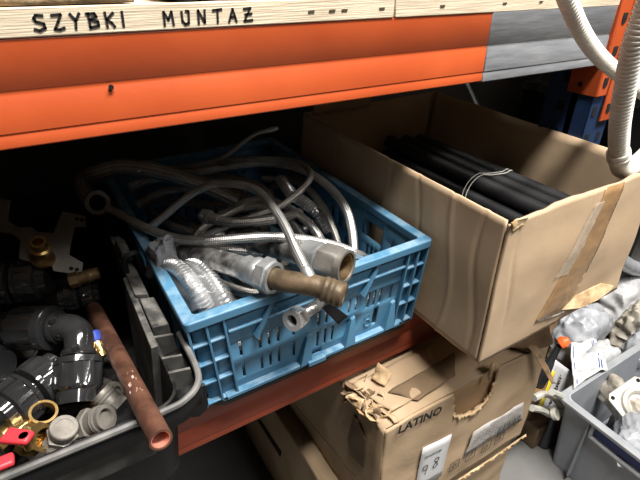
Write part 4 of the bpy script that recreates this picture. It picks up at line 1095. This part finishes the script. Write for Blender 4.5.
bag('plastic_bag', 'white printed bag at the right edge above the knobbly one', 'bag', 622, 303, .205, (.13, .06, .105), 'bagw', 34, (0, 0, .15), .16, .95)
bag('plastic_bag', 'dark grey film bag behind the box\'s lower right corner', 'bag', 590, 288, .205, (.15, .06, .11), 'darkbag', 35, (0, 0, .15), .18, .95)
t = thing('bottle_cap', at(560, 341, z=.31), 'orange cap sticking up between the torn carton and the white bags', 'cap')
c_ = at(561, 341, z=.31)
MB().lathe([(0, .014), (.002, .018), (.016, .018), (.020, .015), (.030, .010), (.032, .002)], c_-V((0, 0, .012)), (.5, -.4, .6), 20, ribs={1: .0015, 2: .0015}).build('cap_body', 'orangecap', t)
MB().lathe([(0, .020), (.10, .020), (.13, .011), (.186, .010)], c_-V((.01, -.02, .208)), (.05, -.1, 1), 20).build('bottle_neck', 'darkbag', t)
# white packet with yellow edge
t = thing('packet', (1.02, .58, .002), 'white paper packet with yellow stripe and black lettering beside the carton', 'packet')
q_ = [at(556, 360, y=.535), at(572, 372, y=.53), at(556, 416, y=.505), at(538, 408, y=.51)]
cq = (q_[0]+q_[1]+q_[2]+q_[3])/4
pillow((1.03, .575, .135), (.034, .035, .135), (0, 0, .1), 41, .12, flat=.98, e=.45).build('packet_body', 'bagw', t)
sheet(q_, 10, 10, .003, 30, 2).build('printed_face', 'white', t, solid=.002)
ya = [bil(q_, -.02, .2), bil(q_, .14, .2), bil(q_, .14, 1), bil(q_, -.02, 1)]
sheet([p+V((-.002, -.004, .001)) for p in ya], 4, 8, .002, 30, 2).build('yellow_stripe', 'yellow', t, solid=.001)
ex, ey = (q_[0]-q_[3]), (q_[2]-q_[3])
text('weber', 'ink', t, bil(q_, .50, .82)+V((-.004, -.006, .002)), ex, -ey, .040, 'lettering', .0008)
t = thing('plastic_clip', (1.03, .50, .002), 'pale curved plastic fittings between the carton and the tote', 'fitting')
for k, pts in enumerate((((538, 398), (548, 394), (558, 398), (566, 408)), ((536, 408), (546, 410), (556, 415), (568, 412)), ((556, 392), (566, 397), (571, 406)))):
    P_ = curve([at(a_-4, b_, y=.49-.012*k) for a_, b_ in pts], .005)
    MB().sweep(P_, .010, 8).build('clip_arm', 'cast', t)
MB().lathe([(0, .018), (.012, .018), (.012, .011), (0, .011)], at(553, 414, y=.465), (.3, -.6, .5), 20, close=True).build('clip_ring', 'cast', t)
cb_ = at(553, 418, y=.49)
MB().lathe([(0, .02), (.004, .022), (cb_.z*.8, .012), (cb_.z, .010)], (cb_.x, .49, .002), (0, 0, 1), 16).build('clip_foot', 'darkbag', t)

t = thing('plastic_film', (1.2, .55, .27), 'sheet of white printed film with navy lines in front of the milky bag', 'film')
fq = [at(570, 344, z=.275), at(594, 338, z=.275), at(608, 368, z=.30), at(574, 387, z=.298)]
sheet(fq, 24, 24, .018, 28, 5).build('film_sheet', 'white', t, solid=.001)
nl = MB()
for u_ in (.06, .80, .86):
    nl.grid(lambda u, v: (lambda p: p+((fq[1]-fq[0]).cross(fq[3]-fq[0]).normalized())*.018*nz3(p, 28, 5)+V((-.001, -.003, .0008)))(bil(fq, u_+.03*u, .05+.9*v)), 2, 24)
nl.build('printed_lines', 'navy', t)
# right bay behind the box -------------------------------------------------
t = thing('plastic_crate', (1.65, .9, .0), 'stack of dark plastic crates in the next bay behind the white hose', 'crate')
for k in range(3):
    z0 = .02+k*.31
    MB().box((1.76, .90, z0), (2.3, 1.3, z0+.27)).build('crate_body', 'black', t, bevel=.006)
    MB().box((1.745, .885, z0+.27), (2.315, 1.315, z0+.30)).build('crate_rim', 'blackdust', t, bevel=.004)
MB().box((1.77, .91, 0), (2.29, 1.29, .02)).build('pallet_foot', 'black', t)
t = thing('pipe_elbow', at(626, 262, z=.45), 'pale plastic pipe elbow at the right edge beside the open box', 'pipe fitting')
P_ = curve([at(608, 247, y=.68), at(618, 258, y=.68), at(634, 268, y=.68), at(660, 272, y=.68)], .005)
MB().sweep(P_, .028, 18).build('elbow_body', 'bagm', t)
MB().sweep([P_[0], P_[0]+(P_[0]-P_[2])*1.2], .033, 18).build('socket', 'bagm', t)

# ================================================================== light
w = bpy.data.worlds.new('world'); S.world = w; w.use_nodes = True
w.node_tree.nodes['Background'].inputs[0].default_value = (1, .97, .93, 1); w.node_tree.nodes['Background'].inputs[1].default_value = .012
def lamp(name, loc, aim, sx, sy, power, col=(1, .97, .925)):
    l = bpy.data.lights.new(name, 'AREA'); l.shape = 'RECTANGLE'; l.size = sx; l.size_y = sy; l.energy = power; l.color = col
    o_ = bpy.data.objects.new(name, l); COL.objects.link(o_); o_.location = loc
    o_.rotation_euler = (V(aim)-V(loc)).to_track_quat('-Z', 'Y').to_euler()
lamp('ceiling_lamp', (.8, -.32, 3.6), (.7, .3, .8), 1.8, .4, 205)
lamp('ceiling_lamp', (1.4, -1.9, 3.6), (.6, .5, .9), 1.8, .4, 38)
S.view_settings.view_transform = 'Standard'; S.view_settings.look = 'None'
S.view_settings.exposure = 0.4; S.view_settings.gamma = 1; S.view_settings.use_curve_mapping = False
